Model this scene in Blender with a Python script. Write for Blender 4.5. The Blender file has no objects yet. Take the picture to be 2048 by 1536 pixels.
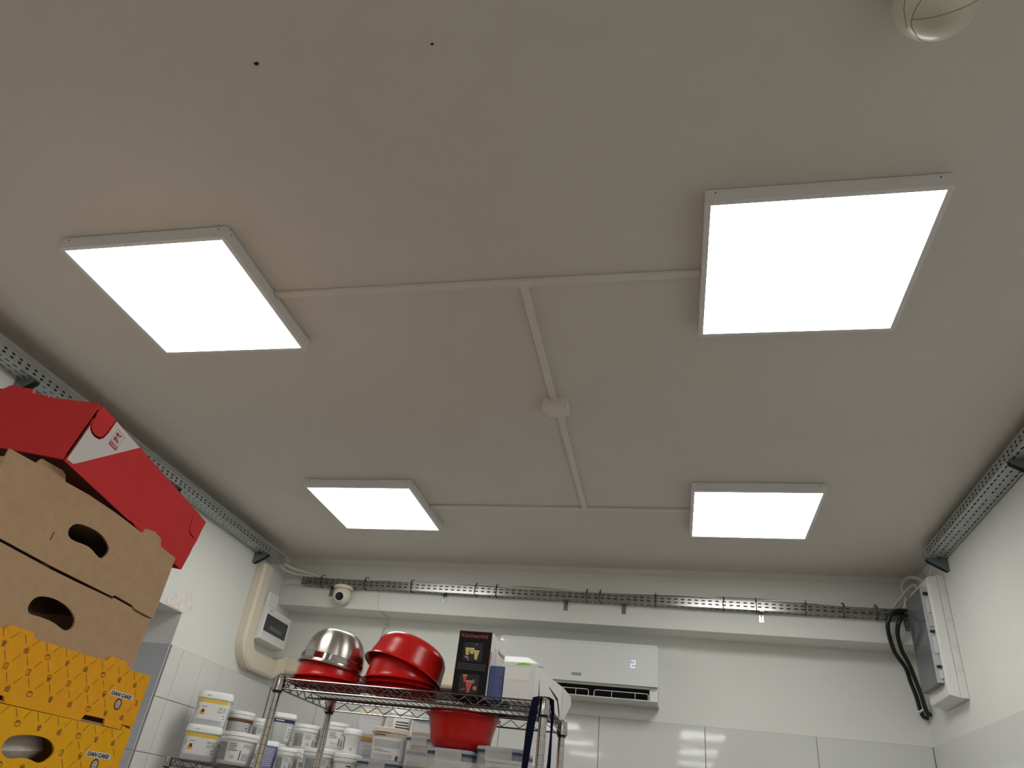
import bpy, math, random
from mathutils import Vector, Matrix
from mathutils.geometry import tessellate_polygon

random.seed(7)
SC = bpy.context.scene
COL = SC.collection
pi = math.pi

# ------------------------------------------------------------------ camera, world, exposure
cd = bpy.data.cameras.new('camera')
cam = bpy.data.objects.new('camera', cd); COL.objects.link(cam)
cd.sensor_fit = 'HORIZONTAL'; cd.sensor_width = 36.0; cd.lens = 25.197
cd.clip_start = 0.05; cd.clip_end = 60
Rt = Vector((0.97637898, 0.18579731, 0.11028806)); Up = Vector((0.00815495, -0.54176464, 0.84049068))
Fw = Vector((-0.21591108, 0.81973803, 0.53048277))
cam.matrix_world = Matrix(((Rt.x, Up.x, -Fw.x, 0), (Rt.y, Up.y, -Fw.y, 0), (Rt.z, Up.z, -Fw.z, 1.5), (0, 0, 0, 1)))
SC.camera = cam
w = bpy.data.worlds.new('world'); SC.world = w; w.use_nodes = True
w.node_tree.nodes['Background'].inputs[0].default_value = (0.6, 0.62, 0.65, 1)
w.node_tree.nodes['Background'].inputs[1].default_value = 0.05
vs = SC.view_settings
vs.view_transform = 'Standard'; vs.look = 'None'; vs.gamma = 1.0; vs.use_curve_mapping = False
vs.exposure = 0.83
LIGHT = 6.0          # emission of the ceiling panels' diffusers

# ------------------------------------------------------------------ materials
def lin(c):
    c = c / 255.0
    return c / 12.92 if c <= 0.04045 else ((c + 0.055) / 1.055) ** 2.4
def mat(name, rgb, rough=0.5, metal=0.0, bump=None, var=None, spec=0.5, coat=0.0, alpha=1.0, emit=None, trans=0.0, aniso=0.0, srgb=False, bdist=0.01):
    m = bpy.data.materials.new(name); m.use_nodes = True
    nt = m.node_tree; b = nt.nodes['Principled BSDF']
    if srgb: rgb = tuple(lin(c) for c in rgb)
    b.inputs['Base Color'].default_value = (*rgb, 1)
    b.inputs['Roughness'].default_value = rough; b.inputs['Metallic'].default_value = metal
    b.inputs['Specular IOR Level'].default_value = spec
    b.inputs['Coat Weight'].default_value = coat; b.inputs['Coat Roughness'].default_value = 0.08
    b.inputs['Alpha'].default_value = alpha
    b.inputs['Transmission Weight'].default_value = trans
    if aniso: b.inputs['Anisotropic'].default_value = aniso
    if emit:
        b.inputs['Emission Color'].default_value = (*emit[0], 1); b.inputs['Emission Strength'].default_value = emit[1]
    tc = None
    if bump or var:
        tc = nt.nodes.new('ShaderNodeTexCoord')
    if bump:
        n = nt.nodes.new('ShaderNodeTexNoise'); n.inputs['Scale'].default_value = bump[0]; n.inputs['Detail'].default_value = 4
        nt.links.new(tc.outputs['Object'], n.inputs['Vector'])
        bp = nt.nodes.new('ShaderNodeBump'); bp.inputs['Strength'].default_value = bump[1]; bp.inputs['Distance'].default_value = bdist
        nt.links.new(n.outputs['Fac'], bp.inputs['Height']); nt.links.new(bp.outputs['Normal'], b.inputs['Normal'])
    if var:
        n = nt.nodes.new('ShaderNodeTexNoise'); n.inputs['Scale'].default_value = var[0]; n.inputs['Detail'].default_value = 5
        nt.links.new(tc.outputs['Object'], n.inputs['Vector'])
        r = nt.nodes.new('ShaderNodeValToRGB')
        r.color_ramp.elements[0].position = 0.3; r.color_ramp.elements[1].position = 0.7
        k = var[1]
        r.color_ramp.elements[0].color = (*[c * (1 - k) for c in rgb], 1)
        r.color_ramp.elements[1].color = (*[min(1, c * (1 + k)) for c in rgb], 1)
        nt.links.new(n.outputs['Fac'], r.inputs['Fac']); nt.links.new(r.outputs['Color'], b.inputs['Base Color'])
    return m

M = {}
M['paint'] = mat('wall_paint', (0.79, 0.80, 0.77), 0.75, bump=(60, 0.08), var=(1.4, 0.02))
M['ceil'] = mat('ceiling_paint', (0.74, 0.70, 0.655), 0.85, bump=(160, 0.10), var=(1.0, 0.02))
M['tile'] = mat('glazed_tile', (0.70, 0.715, 0.69), 0.05, bump=(5, 0.05), spec=0.5)
M['tile_grey'] = mat('reveal_tile', (0.52, 0.54, 0.60), 0.25)
M['tile_cream'] = mat('cream_tile', (0.74, 0.735, 0.71), 0.22, bump=(9, 0.05))
M['grout'] = mat('grout', (0.20, 0.19, 0.18), 0.9)
M['floor'] = mat('floor_tile', (0.22, 0.185, 0.15), 0.5, var=(3, 0.15))
M['plaster'] = mat('plaster', (0.80, 0.77, 0.72), 0.95, bump=(45, 0.7), var=(30, 0.12))
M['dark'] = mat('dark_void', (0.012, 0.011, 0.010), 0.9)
M['lampframe'] = mat('lamp_frame_white', (0.80, 0.79, 0.79), 0.45)
M['diffuser'] = mat('lamp_diffuser', (0.9, 0.9, 0.9), 0.5, emit=((1.0, 0.995, 0.955), LIGHT))
M['trunk'] = mat('white_trunking', (0.78, 0.735, 0.69), 0.5)
M['steel'] = mat('galvanised_steel', (0.46, 0.50, 0.505), 0.40, 0.8)
M['steel_dark'] = mat('galvanised_back_tray', (0.40, 0.40, 0.385), 0.25, 1.0)
M['bracket'] = mat('bracket_steel', (0.27, 0.29, 0.30), 0.4, 0.9)
M['beige'] = mat('beige_duct_plastic', (0.80, 0.72, 0.58), 0.45)
M['pvc'] = mat('white_pvc', (0.82, 0.82, 0.80), 0.3)
M['pvc_grey'] = mat('pvc_ring_grey', (0.66, 0.66, 0.64), 0.45)
M['smoke'] = mat('smoked_window', (0.16, 0.165, 0.19), 0.12, alpha=0.80)
M['smoke_dark'] = mat('dark_smoked_window', (0.035, 0.037, 0.05), 0.12)
M['clearclip'] = mat('clear_clip', (0.62, 0.64, 0.67), 0.2, alpha=0.8)
M['cable'] = mat('white_cable', (0.76, 0.73, 0.67), 0.5)
M['cable_grey'] = mat('grey_cable', (0.40, 0.39, 0.37), 0.5)
M['cable_dark'] = mat('dark_grey_cable', (0.03, 0.03, 0.032), 0.55)
M['black'] = mat('black_rubber', (0.012, 0.012, 0.013), 0.45)
M['cream'] = mat('cream_plastic', (0.80, 0.75, 0.62), 0.35)
M['pir'] = mat('sensor_plastic', (0.66, 0.64, 0.50), 0.28)
M['pir_lens'] = mat('sensor_lens', (0.60, 0.57, 0.45), 0.22)
M['glass_black'] = mat('black_lens', (0.01, 0.01, 0.012), 0.06)
M['chrome'] = mat('chrome', (0.40, 0.38, 0.38), 0.09, 1.0)
M['rail'] = mat('chrome_rail', (0.24, 0.225, 0.23), 0.14, 1.0)
M['chrome_post'] = mat('chrome_post', (0.52, 0.51, 0.50), 0.12, 1.0)
M['brushed'] = mat('brushed_steel', (0.60, 0.57, 0.53), 0.30, 1.0, aniso=0.9)
M['brushed'].node_tree.nodes['Principled BSDF'].inputs['Anisotropic Rotation'].default_value = 0.25
_t = M['brushed'].node_tree.nodes.new('ShaderNodeTangent'); _t.direction_type = 'RADIAL'; _t.axis = 'Z'
M['brushed'].node_tree.links.new(_t.outputs['Tangent'], M['brushed'].node_tree.nodes['Principled BSDF'].inputs['Tangent'])
M['red'] = mat('red_plastic', (0.50, 0.009, 0.007), 0.25, spec=0.35)
M['red_clear'] = mat('red_translucent', (0.50, 0.03, 0.03), 0.25, alpha=0.6)
M['card'] = mat('brown_cardboard', (0.52, 0.345, 0.205), 0.85, spec=0.2, var=(40, 0.05), bump=(120, 0.05))
M['card_in'] = mat('cardboard_inside', (0.36, 0.25, 0.15), 0.9)
M['card_edge'] = mat('cardboard_edge', (0.20, 0.13, 0.08), 0.95)
M['redcard'] = mat('red_printed_card', (0.68, 0.046, 0.050), 0.7, var=(60, 0.04), spec=0.15)
M['redcard_dk'] = mat('red_card_shaded', (0.16, 0.015, 0.012), 0.8)  # underside shade of the red carton put into a darker red
M['whiteprint'] = mat('white_print', (0.72, 0.68, 0.66), 0.6)
M['redprint'] = mat('red_print', (0.38, 0.03, 0.035), 0.6)
M['yellow'] = mat('yellow_printed_card', (0.92, 0.42, 0.018), 0.65, var=(50, 0.04), spec=0.15)
M['yellow2'] = mat('deep_yellow_printed_card', (0.92, 0.46, 0.014), 0.65, var=(50, 0.04), spec=0.15)
M['brownprint'] = mat('brown_print', (0.10, 0.034, 0.012), 0.6)
M['brownlight'] = mat('light_brown_print', (0.38, 0.17, 0.03), 0.6)
M['blackprint'] = mat('black_print', (0.02, 0.018, 0.016), 0.6)
M['paper'] = mat('crumpled_paper', (0.62, 0.56, 0.48), 0.8, bump=(18, 0.8))
M['tubwhite'] = mat('tub_white', (0.80, 0.81, 0.80), 0.32)
M['tubclear'] = mat('tub_body_translucent', (0.66, 0.70, 0.74), 0.35)
M['tubpale'] = mat('tub_body_pale', (0.70, 0.68, 0.68), 0.4)
M['tubpurple'] = mat('tub_body_lilac', (0.25, 0.26, 0.47), 0.45)
M['lilacwhite'] = mat('tub_lilac_white', (0.60, 0.58, 0.63), 0.45)
M['tubbeige'] = mat('tub_beige', (0.64, 0.54, 0.44), 0.45)
M['label'] = mat('label_white', (0.76, 0.76, 0.75), 0.5)
M['label_grey'] = mat('label_grey', (0.30, 0.30, 0.30), 0.5, var=(160, 0.35))
M['label_grey2'] = mat('label_mid_grey', (0.50, 0.50, 0.49), 0.5, var=(160, 0.15))
M['label_yel'] = mat('label_yellow', (0.83, 0.52, 0.03), 0.5)
M['mango'] = mat('mango_orange', (0.80, 0.40, 0.04), 0.5)
M['brownstuff'] = mat('chocolate_filling', (0.16, 0.06, 0.035), 0.6)
M['mustard'] = mat('mustard_brown', (0.30, 0.17, 0.05), 0.7)
M['olive'] = mat('olive_dark', (0.035, 0.03, 0.02), 0.8)
M['navy'] = mat('navy_band', (0.02, 0.02, 0.08), 0.5)
M['clearbox'] = mat('clear_plastic', (0.62, 0.61, 0.61), 0.22, alpha=0.38)
M['bluelid'] = mat('blue_gasket_lid', (0.36, 0.42, 0.52), 0.3, alpha=0.9)
M['bluegasket'] = mat('dark_blue_gasket', (0.03, 0.05, 0.12), 0.5)
M['blackcard'] = mat('black_printed_card', (0.007, 0.007, 0.008), 0.55, spec=0.15)
M['whitecard'] = mat('white_card', (0.70, 0.69, 0.67), 0.6)
M['bluecard'] = mat('slate_blue_card', (0.075, 0.09, 0.23), 0.6)
M['greyprint'] = mat('grey_print', (0.10, 0.10, 0.12), 0.5)
M['panelprint'] = mat('dark_photo_print', (0.028, 0.027, 0.028), 0.5, spec=0.2)
M['lemon'] = mat('lemon_print', (0.55, 0.43, 0.13), 0.5)
M['lemon2'] = mat('pale_drink_print', (0.60, 0.55, 0.38), 0.5)
M['berry'] = mat('berry_print', (0.50, 0.07, 0.05), 0.5)
M['berry2'] = mat('pink_print', (0.60, 0.28, 0.24), 0.5)
M['logo_red'] = mat('logo_red', (0.27, 0.02, 0.03), 0.5)
M['green'] = mat('lime_green_plastic', (0.22, 0.55, 0.03), 0.35)
M['fabric'] = mat('navy_fabric', (0.005, 0.006, 0.022), 0.95, spec=0.1)
M['ac'] = mat('ac_gloss_white', (0.76, 0.785, 0.775), 0.03, spec=0.5)
M['ac_body'] = mat('ac_white', (0.76, 0.77, 0.76), 0.35)
M['silver'] = mat('silver_trim', (0.85, 0.85, 0.85), 0.15, 0.8)
M['led'] = mat('led_digit', (0.7, 0.75, 1.0), 0.5, emit=((0.60, 0.66, 1.0), 0.55))

# ------------------------------------------------------------------ mesh helpers
class MB:
    def __init__(s): s.v = []; s.f = []
    def add(s, vs, fs):
        k = len(s.v); s.v += [Vector(p) for p in vs]; s.f += [tuple(i + k for i in f) for f in fs]; return s
    def box(s, x0, x1, y0, y1, z0, z1):
        return s.hexa([(x0, y0, z0), (x1, y0, z0), (x1, y1, z0), (x0, y1, z0), (x0, y0, z1), (x1, y0, z1), (x1, y1, z1), (x0, y1, z1)])
    def hexa(s, p):
        return s.add(p, [(0, 3, 2, 1), (4, 5, 6, 7), (0, 1, 5, 4), (1, 2, 6, 5), (2, 3, 7, 6), (3, 0, 4, 7)])
    def tube(s, pts, r, n=8, closed=False):
        P = [Vector(p) for p in pts]; m = len(P); rings = []; prev = None
        for i in range(m):
            if closed: t = P[(i + 1) % m] - P[i - 1]
            else: t = P[min(i + 1, m - 1)] - P[max(i - 1, 0)]
            t.normalize()
            if prev is None:
                a = Vector((0, 0, 1)) if abs(t.z) < 0.9 else Vector((1, 0, 0))
                nrm = t.cross(a).normalized()
            else:
                nrm = (prev - t * prev.dot(t)).normalized()
            prev = nrm; bn = t.cross(nrm)
            rr = r[i] if isinstance(r, (list, tuple)) else r
            rings.append([P[i] + (nrm * math.cos(2 * pi * k / n) + bn * math.sin(2 * pi * k / n)) * rr for k in range(n)])
        vs = [p for q in rings for p in q]; fs = []
        for i in range(m if closed else m - 1):
            j = (i + 1) % m
            for k in range(n):
                l = (k + 1) % n
                fs.append((i * n + k, i * n + l, j * n + l, j * n + k))
        if not closed:
            fs.append(tuple(range(n - 1, -1, -1))); fs.append(tuple((m - 1) * n + k for k in range(n)))
        return s.add(vs, fs)
    def loft(s, rings, cap0=True, cap1=True):
        n = len(rings[0]); vs = [p for q in rings for p in q]; fs = []
        for i in range(len(rings) - 1):
            for k in range(n):
                l = (k + 1) % n
                fs.append((i * n + k, i * n + l, (i + 1) * n + l, (i + 1) * n + k))
        if cap0: fs.append(tuple(range(n - 1, -1, -1)))
        if cap1: fs.append(tuple((len(rings) - 1) * n + k for k in range(n)))
        return s.add(vs, fs)
    def plate(s, loops, o, u, v, wv, t):
        """polygon with holes in the u,v plane at o, extruded by t along wv"""
        o, u, v, wv = Vector(o), Vector(u), Vector(v), Vector(wv)
        flat = [p for l in loops for p in l]
        tris = tessellate_polygon([[Vector((a, b, 0)) for a, b in l] for l in loops])
        n = len(flat)
        A = [o + u * a + v * b for a, b in flat]; B = [p + wv * t for p in A]
        fs = []
        for a, b, c in tris:
            pa, pb, pc = flat[a], flat[b], flat[c]
            ar = (pb[0] - pa[0]) * (pc[1] - pa[1]) - (pb[1] - pa[1]) * (pc[0] - pa[0])
            if ar < 0: b, c = c, b
            if u.cross(v).dot(wv) > 0: fs += [(a + n, b + n, c + n), (a, c, b)]
            else: fs += [(a, b, c), (a + n, c + n, b + n)]
        k = 0
        for l in loops:
            m = len(l)
            for i in range(m):
                j = (i + 1) % m; fs.append((k + i, k + j, k + j + n, k + i + n))
            k += m
        return s.add(A + B, fs)
    def rev(s, axis_o, prof, n=32, cap0=True, cap1=True):
        o = Vector(axis_o)
        return s.loft([[o + Vector((r * math.cos(2 * pi * k / n), r * math.sin(2 * pi * k / n), z)) for k in range(n)] for r, z in prof], cap0, cap1)
    def xf(s, mtx):
        s.v = [mtx @ p for p in s.v]; return s

ORG = {}
def obj(name, mb, m, parent=None, smooth=False, loc=None, local=False, bevel=0, kind=None, solid=0, autosmooth=False):
    """one mesh object; mb in world coordinates unless local; parent is an Empty or mesh with a stored origin"""
    o0 = Vector(loc) if loc is not None else (ORG[parent.name] if parent else Vector((0, 0, 0)))
    vs = mb.v if local else [p - o0 for p in mb.v]
    me = bpy.data.meshes.new(name)
    me.from_pydata([tuple(p) for p in vs], [], mb.f); me.update()
    me.materials.append(m)
    o = bpy.data.objects.new(name, me); COL.objects.link(o)
    if smooth:
        for p in me.polygons: p.use_smooth = True
        if autosmooth is not None:
            try: me.set_sharp_from_angle(angle=math.radians(autosmooth or 40))
            except Exception: pass
    if parent:
        o.parent = parent; o.location = o0 - ORG[parent.name] if loc is not None else (0, 0, 0)
    else: o.location = o0
    ORG[o.name] = o0
    if bevel:
        b = o.modifiers.new('bevel', 'BEVEL'); b.width = bevel; b.segments = 2; b.limit_method = 'ANGLE'; b.angle_limit = math.radians(40)
    if solid:
        b = o.modifiers.new('solid', 'SOLIDIFY'); b.thickness = solid; b.offset = 0
    if kind: o['kind'] = kind
    return o
def thing(name, label, cat, loc=(0, 0, 0), group=None, rot=None):
    o = bpy.data.objects.new(name, None); COL.objects.link(o); o.location = loc
    o.empty_display_size = 0.05
    if rot: o.rotation_euler = rot
    ORG[o.name] = Vector(loc)
    o['label'] = label; o['category'] = cat
    if group: o['group'] = group
    return o
def tag(o, label, cat, group=None):
    o['label'] = label; o['category'] = cat
    if group: o['group'] = group
    return o
def struct(o): o['kind'] = 'structure'; return o
def copy_tree(o, loc=None, parent=None, label=None, rot=None):
    c = o.copy(); COL.objects.link(c); c.parent = parent
    if loc is not None: c.location = loc
    if rot is not None: c.rotation_euler = rot
    if label: c['label'] = label
    ORG[c.name] = Vector(c.location)
    for ch in list(o.children): copy_tree(ch, None, c)
    return c
def smooth_path(pts, k=6):
    P = [Vector(p) for p in pts]; out = []
    for i in range(len(P) - 1):
        a = P[max(i - 1, 0)]; b = P[i]; c = P[i + 1]; d = P[min(i + 2, len(P) - 1)]
        for j in range(k):
            t = j / k
            out.append(0.5 * ((2 * b) + (c - a) * t + (2 * a - 5 * b + 4 * c - d) * t * t + (3 * b - a - 3 * c + d) * t ** 3))
    out.append(P[-1]); return out
def text_mesh(txt, o, u, v, wv, height, width=None, t=0.0003, bold=0.0, shear=0.0):
    cu = bpy.data.curves.new('txt', 'FONT'); cu.body = txt; cu.size = 1.0; cu.offset = bold; cu.shear = shear; cu.resolution_u = 3
    ob = bpy.data.objects.new('txt', cu); COL.objects.link(ob)
    dg = bpy.context.evaluated_depsgraph_get(); me = ob.evaluated_get(dg).to_mesh()
    vs = [p.co.copy() for p in me.vertices]; fs = [tuple(p.vertices) for p in me.polygons]
    ob.evaluated_get(dg).to_mesh_clear(); bpy.data.objects.remove(ob); bpy.data.curves.remove(cu)
    x0 = min(p.x for p in vs); x1 = max(p.x for p in vs); y0 = min(p.y for p in vs); y1 = max(p.y for p in vs)
    sy = height / (y1 - y0); sx = width / (x1 - x0) if width else sy
    o, u, v, wv = Vector(o), Vector(u), Vector(v), Vector(wv)
    mb = MB(); mb.add([o + u * ((p.x - x0) * sx) + v * ((p.y - y0) * sy) + wv * t for p in vs], fs)
    return mb
def sup_ring(a, b, z, e=2.0, n=32, cx=0, cy=0):
    out = []
    for k in range(n):
        t = 2 * pi * k / n; c, s_ = math.cos(t), math.sin(t)
        out.append(Vector((cx + a * math.copysign(abs(c) ** (2 / e), c), cy + b * math.copysign(abs(s_) ** (2 / e), s_), z)))
    return out

# ------------------------------------------------------------------ room shell
XL, XR, YW, YB, ZB = -2.60, 1.38, 4.68, 4.48, 2.645
KX = 0.0147
def cz(x, dh=0.0): return 2.998 + dh + KX * x          # ceiling rises gently to the right
Y0 = -7.0

struct(obj('floor', MB().box(-3.1, 1.6, Y0 - 0.1, 4.9, -0.1, 0.0), M['floor']))
wl = MB()
wl.box(XL - 0.1, XL, Y0, 2.45, 0, 3.1)
wl.box(XL - 0.1, XL, 3.53, 4.8, 0, 3.1)
wl.box(XL - 0.1, XL, 2.45, 3.53, 2.322, 3.1)
wl.box(XL - 0.45, XL - 0.1, 2.35, 3.63, 2.322, 2.42)
wl.box(XL - 0.45, XL - 0.1, 3.53, 3.63, 0, 2.322)
wl.box(XL - 0.45, XL - 0.1, 2.35, 2.45, 0, 2.322)
wl.box(XL - 0.55, XL - 0.45, 2.35, 3.63, 0, 2.42)
wall_left = struct(obj('wall_left', wl, M['paint']))
wall_right = struct(obj('wall_right', MB().box(XR, XR + 0.1, Y0, 4.8, 0, 3.12), M['paint']))
wall_back = struct(obj('wall_back', MB().box(XL - 0.1, XR + 0.1, YW, YW + 0.12, 0, 3.12), M['paint']))
struct(obj('wall_front', MB().box(XL - 0.1, XR + 0.1, Y0 - 0.1, Y0, 0, 3.12), M['paint']))
struct(obj('beam', MB().box(XL, XR, YB, YW, ZB, 3.05), M['paint']))
# ceiling: two boards meeting in a hairline seam, tilted with the roof
def slab(x0, x1, y0, y1, dh, t):
    return MB().hexa([(x0, y0, cz(x0, dh)), (x1, y0, cz(x1, dh)), (x1, y1, cz(x1, dh)), (x0, y1, cz(x0, dh)),
                      (x0, y0, cz(x0, dh + t)), (x1, y0, cz(x1, dh + t)), (x1, y1, cz(x1, dh + t)), (x0, y1, cz(x0, dh + t))])
ceiling = struct(obj('ceiling', slab(XL - 0.1, XR + 0.1, Y0, 4.8, 0.012, 0.10), M['ceil']))
sb = MB(); X0, X1 = XL - 0.02, XR + 0.02
def seam(x): return 0.887 + 0.017 * x
sb.hexa([(X0, seam(X0), cz(X0)), (X1, seam(X1), cz(X1)), (X1, 4.7, cz(X1)), (X0, 4.7, cz(X0)),
         (X0, seam(X0), cz(X0, .013)), (X1, seam(X1), cz(X1, .013)), (X1, 4.7, cz(X1, .013)), (X0, 4.7, cz(X0, .013))])
obj('ceiling_board', sb, M['ceil'], ceiling)
sb = MB()
sb.hexa([(X0, Y0, cz(X0, -.0015)), (X1, Y0, cz(X1, -.0015)), (X1, seam(X1), cz(X1, -.0015)), (X0, seam(X0), cz(X0, -.0015)),
         (X0, Y0, cz(X0, .013)), (X1, Y0, cz(X1, .013)), (X1, seam(X1), cz(X1, .013)), (X0, seam(X0), cz(X0, .013))])
obj('ceiling_board', sb, M['ceil'], ceiling)
for (x, s_) in ((-0.958, 1.0), (-0.521, 0.6)):
    y = seam(x)
    obj('chip', MB().plate([[(-.006 * s_, 0), (.005 * s_, -.001), (.006 * s_, .004 * s_), (0, .009 * s_), (-.006 * s_, .006 * s_)]], (x, y, cz(x, -.0017)), (1, 0, KX), (0, 1, 0), (0, 0, -1), 0.0006), M['dark'], ceiling)
cv = MB()
for k in range(1):
    cv.loft([[(x, YB, cz(x, -.034)), (x, YB - .005, cz(x, -.03)), (x, YB - .018, cz(x, -.006)), (x, YB - .02, cz(x)), (x, YB, cz(x))] for x in (XL, XR)])
struct(obj('trim_1', cv, M['ceil']))

# grout beds and tiles
TZ = 2.157
g = MB(); g.box(XL, XL + .003, 3.53, YW, 0, TZ); obj('grout_bed', g, M['grout'], wall_left)
g = MB(); g.box(XL + .003, XR, YW - .003, YW, 0, TZ); obj('grout_bed', g, M['grout'], wall_back)
g = MB(); g.box(XR - .003, XR, 0.0, YW - .003, 0, TZ); obj('grout_bed', g, M['grout'], wall_right)
def tile_grid(parent, m, us, vs, make):
    cache = {}
    for i in range(len(us) - 1):
        for j in range(len(vs) - 1):
            key = (round(us[i + 1] - us[i], 4), round(vs[j + 1] - vs[j], 4))
            du, dv = key[0] - .003, key[1] - .0025
            if key not in cache:
                o = obj('tile', make(du, dv), m, parent, loc=(0, 0, 0), local=True); cache[key] = o
            else:
                o = cache[key].copy(); COL.objects.link(o); o.parent = parent
            yield o, us[i] + .0015, vs[j] + .0012
def bev_tile(du, dv, fr):
    mb = MB(); e = .0015; t0, t1 = .0028, .0075
    P = lambda a, b, c: fr(a, b, c)
    v = [P(0, 0, t0), P(du, 0, t0), P(du, dv, t0), P(0, dv, t0), P(0, 0, t1 - e), P(du, 0, t1 - e), P(du, dv, t1 - e), P(0, dv, t1 - e),
         P(e, e, t1), P(du - e, e, t1), P(du - e, dv - e, t1), P(e, dv - e, t1)]
    return mb.add(v, [(0, 3, 2, 1), (0, 1, 5, 4), (1, 2, 6, 5), (2, 3, 7, 6), (3, 0, 4, 7), (4, 5, 9, 8), (5, 6, 10, 9), (6, 7, 11, 10), (7, 4, 8, 11), (8, 9, 10, 11)])
rows_l = [TZ - .2535 * k for k in range(8, -1, -1)]
us = [3.535, 3.645, 3.85, 4.053, 4.257, 4.461, 4.668]
for o, u, v in tile_grid(wall_left, M['tile_cream'], us, rows_l, lambda a, b: bev_tile(a, b, lambda p, q, r: (r, p, q))):
    o.location = (XL, u, v)
us = [-2.592, -2.24, -1.635, -1.03, -.43, .177, .78, 1.372]
rows_b = [TZ - .302 * k for k in range(7, -1, -1)]
for o, u, v in tile_grid(wall_back, M['tile'], us, rows_b, lambda a, b: bev_tile(a, b, lambda p, q, r: (p, -r, q))):
    o.location = (u, YW, v)
us = [0.29, .89, 1.49, 2.09, 2.69, 3.29, 3.89, 4.49, 4.672]
for o, u, v in tile_grid(wall_right, M['tile'], us, rows_b, lambda a, b: bev_tile(a, b, lambda p, q, r: (-r, p, q))):
    o.location = (XR, u, v)
# grey tiles on the far reveal of the recess in the left wall
for k in range(8):
    z1 = TZ - .2535 * k; z0 = z1 - .2515
    obj('reveal_tile', MB().box(XL - .44, XL - .001, 3.522, 3.53, z0, z1), M['tile_grey'], wall_left)
# rough plaster patch above the recess
pt = [(3.368, 2.345), (3.384, 2.388), (3.453, 2.418), (3.49, 2.415), (3.508, 2.443), (3.555, 2.435), (3.588, 2.395), (3.613, 2.368), (3.594, 2.34), (3.548, 2.326), (3.527, 2.324), (3.451, 2.328), (3.383, 2.33)]
obj('plaster_patch', MB().plate([[(a, b) for a, b in pt]], (XL, 0, 0), (0, 1, 0), (0, 0, 1), (1, 0, 0), 0.003), M['plaster'], wall_left)

# ------------------------------------------------------------------ ceiling light panels
TILT = -math.atan(KX)
def light_panel():
    r = thing('ceiling_light_panel', 'x', 'light', (0, 0, 0), 'square LED panels on the ceiling')
    S, s, H = .2975, .2825, .045
    def side(k):
        mb = MB()
        q = [(-S, -S), (S, -S), (s, -s), (-s, -s)]
        a = k * pi / 2; rot = lambda p: (p[0] * math.cos(a) - p[1] * math.sin(a), p[0] * math.sin(a) + p[1] * math.cos(a))
        q = [rot(p) for p in q]
        mb.hexa([(*p, -H) for p in q] + [(*p, -.0022) for p in q])
        return mb
    for k in range(4):
        o = obj('frame_side', side(k), M['lampframe'], r)
        a = k * pi / 2
        for sx in (-.27, .27):
            p = Vector((sx * math.cos(a) + (S + .0004) * math.sin(a), sx * math.sin(a) - (S + .0004) * math.cos(a), -.014))
            d = Vector((math.sin(a), -math.cos(a), 0)); t = Vector((math.cos(a), math.sin(a), 0))
            obj('screw', MB().plate([[(.0022 * math.cos(j * pi / 3), .0022 * math.sin(j * pi / 3)) for j in range(6)]], p - d * .0006, t, (0, 0, 1), d, .001), M['black'], o)
    obj('diffuser', MB().box(-s + .0008, s - .0008, -s + .0008, s - .0008, -H + .0015, -H + .006), M['diffuser'], r)
    obj('back_plate', MB().box(-s, s, -s, s, -.006, -.001), M['lampframe'], r)
    return r
LP = [(-1.6176, 1.6744, 'lit square ceiling panel on the left, nearest the red carton'),
      (.3889, 1.6749, 'largest lit square ceiling panel, nearest the motion sensor'),
      (-1.5925, 3.4755, 'small far lit ceiling panel above the steel bowl'),
      (.3893, 3.4794, 'far lit ceiling panel nearest the right wall distribution box')]
LP += [(.39, -.125, 'unseen ceiling panel added behind the viewer to light the red carton'),  # unseen panel added to brighten the near end of the red carton
       (-1.6, -1.93, 'square ceiling panel behind the viewer, left one of the third row from the end wall'), (.39, -1.93, 'square ceiling panel behind the viewer, right one of the nearest rear row'),
       (-1.6, -3.73, 'square ceiling panel behind the viewer, left one of the middle rear row'), (.39, -3.73, 'square ceiling panel behind the viewer, right one of the middle rear row'),
       (-1.6, -5.53, 'square ceiling panel behind the viewer, left one of the last rear row'), (.39, -5.53, 'square ceiling panel behind the viewer, right one of the last rear row')]
proto = light_panel()
for i, (x, y, lb) in enumerate(LP):
    o = proto if i == 0 else copy_tree(proto)
    o.location = (x, y, cz(x)); o.rotation_euler = (0, TILT, 0.004 if i == 1 else 0); o['label'] = lb

# ceiling trunking and junction box
def trunk_x(name, x0, x1, y0, y1, t, label):
    mb = MB().hexa([(x0, y0, cz(x0, -t)), (x1, y0, cz(x1, -t)), (x1, y1, cz(x1, -t)), (x0, y1, cz(x0, -t)), (x0, y0, cz(x0, -.001)), (x1, y0, cz(x1, -.001)), (x1, y1, cz(x1, -.001)), (x0, y1, cz(x0, -.001))])
    r = thing(name, label, 'trunking', ((x0 + x1) / 2, (y0 + y1) / 2, cz((x0 + x1) / 2)))
    obj('channel', mb, M['trunk'], r, bevel=.0015)
    return r
trunk_x('cable_trunking', -1.319, .0905, 1.686, 1.712, .013, 'long white ceiling trunking joining the two nearer light panels')
trunk_x('cable_trunking', -1.294, .091, 3.490, 3.516, .013, 'long white ceiling trunking joining the two far light panels')
trunk_x('cable_trunking', -.4685, -.4425, 1.714, 2.405, .013, 'short white ceiling trunking from near run to junction box')
trunk_x('cable_trunking', -.458, -.432, 2.502, 3.489, .013, 'white ceiling trunking from junction box to far run')
jb = thing('junction_box', 'small square white junction box on the ceiling trunking', 'junction box', (-.45, 2.453, cz(-.45)))
def jring(h, z, e=9): return [Vector((-.45 + p.x, 2.453 + p.y, cz(-.45 + p.x, z))) for p in sup_ring(h, h, 0, e, 24)]
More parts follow.
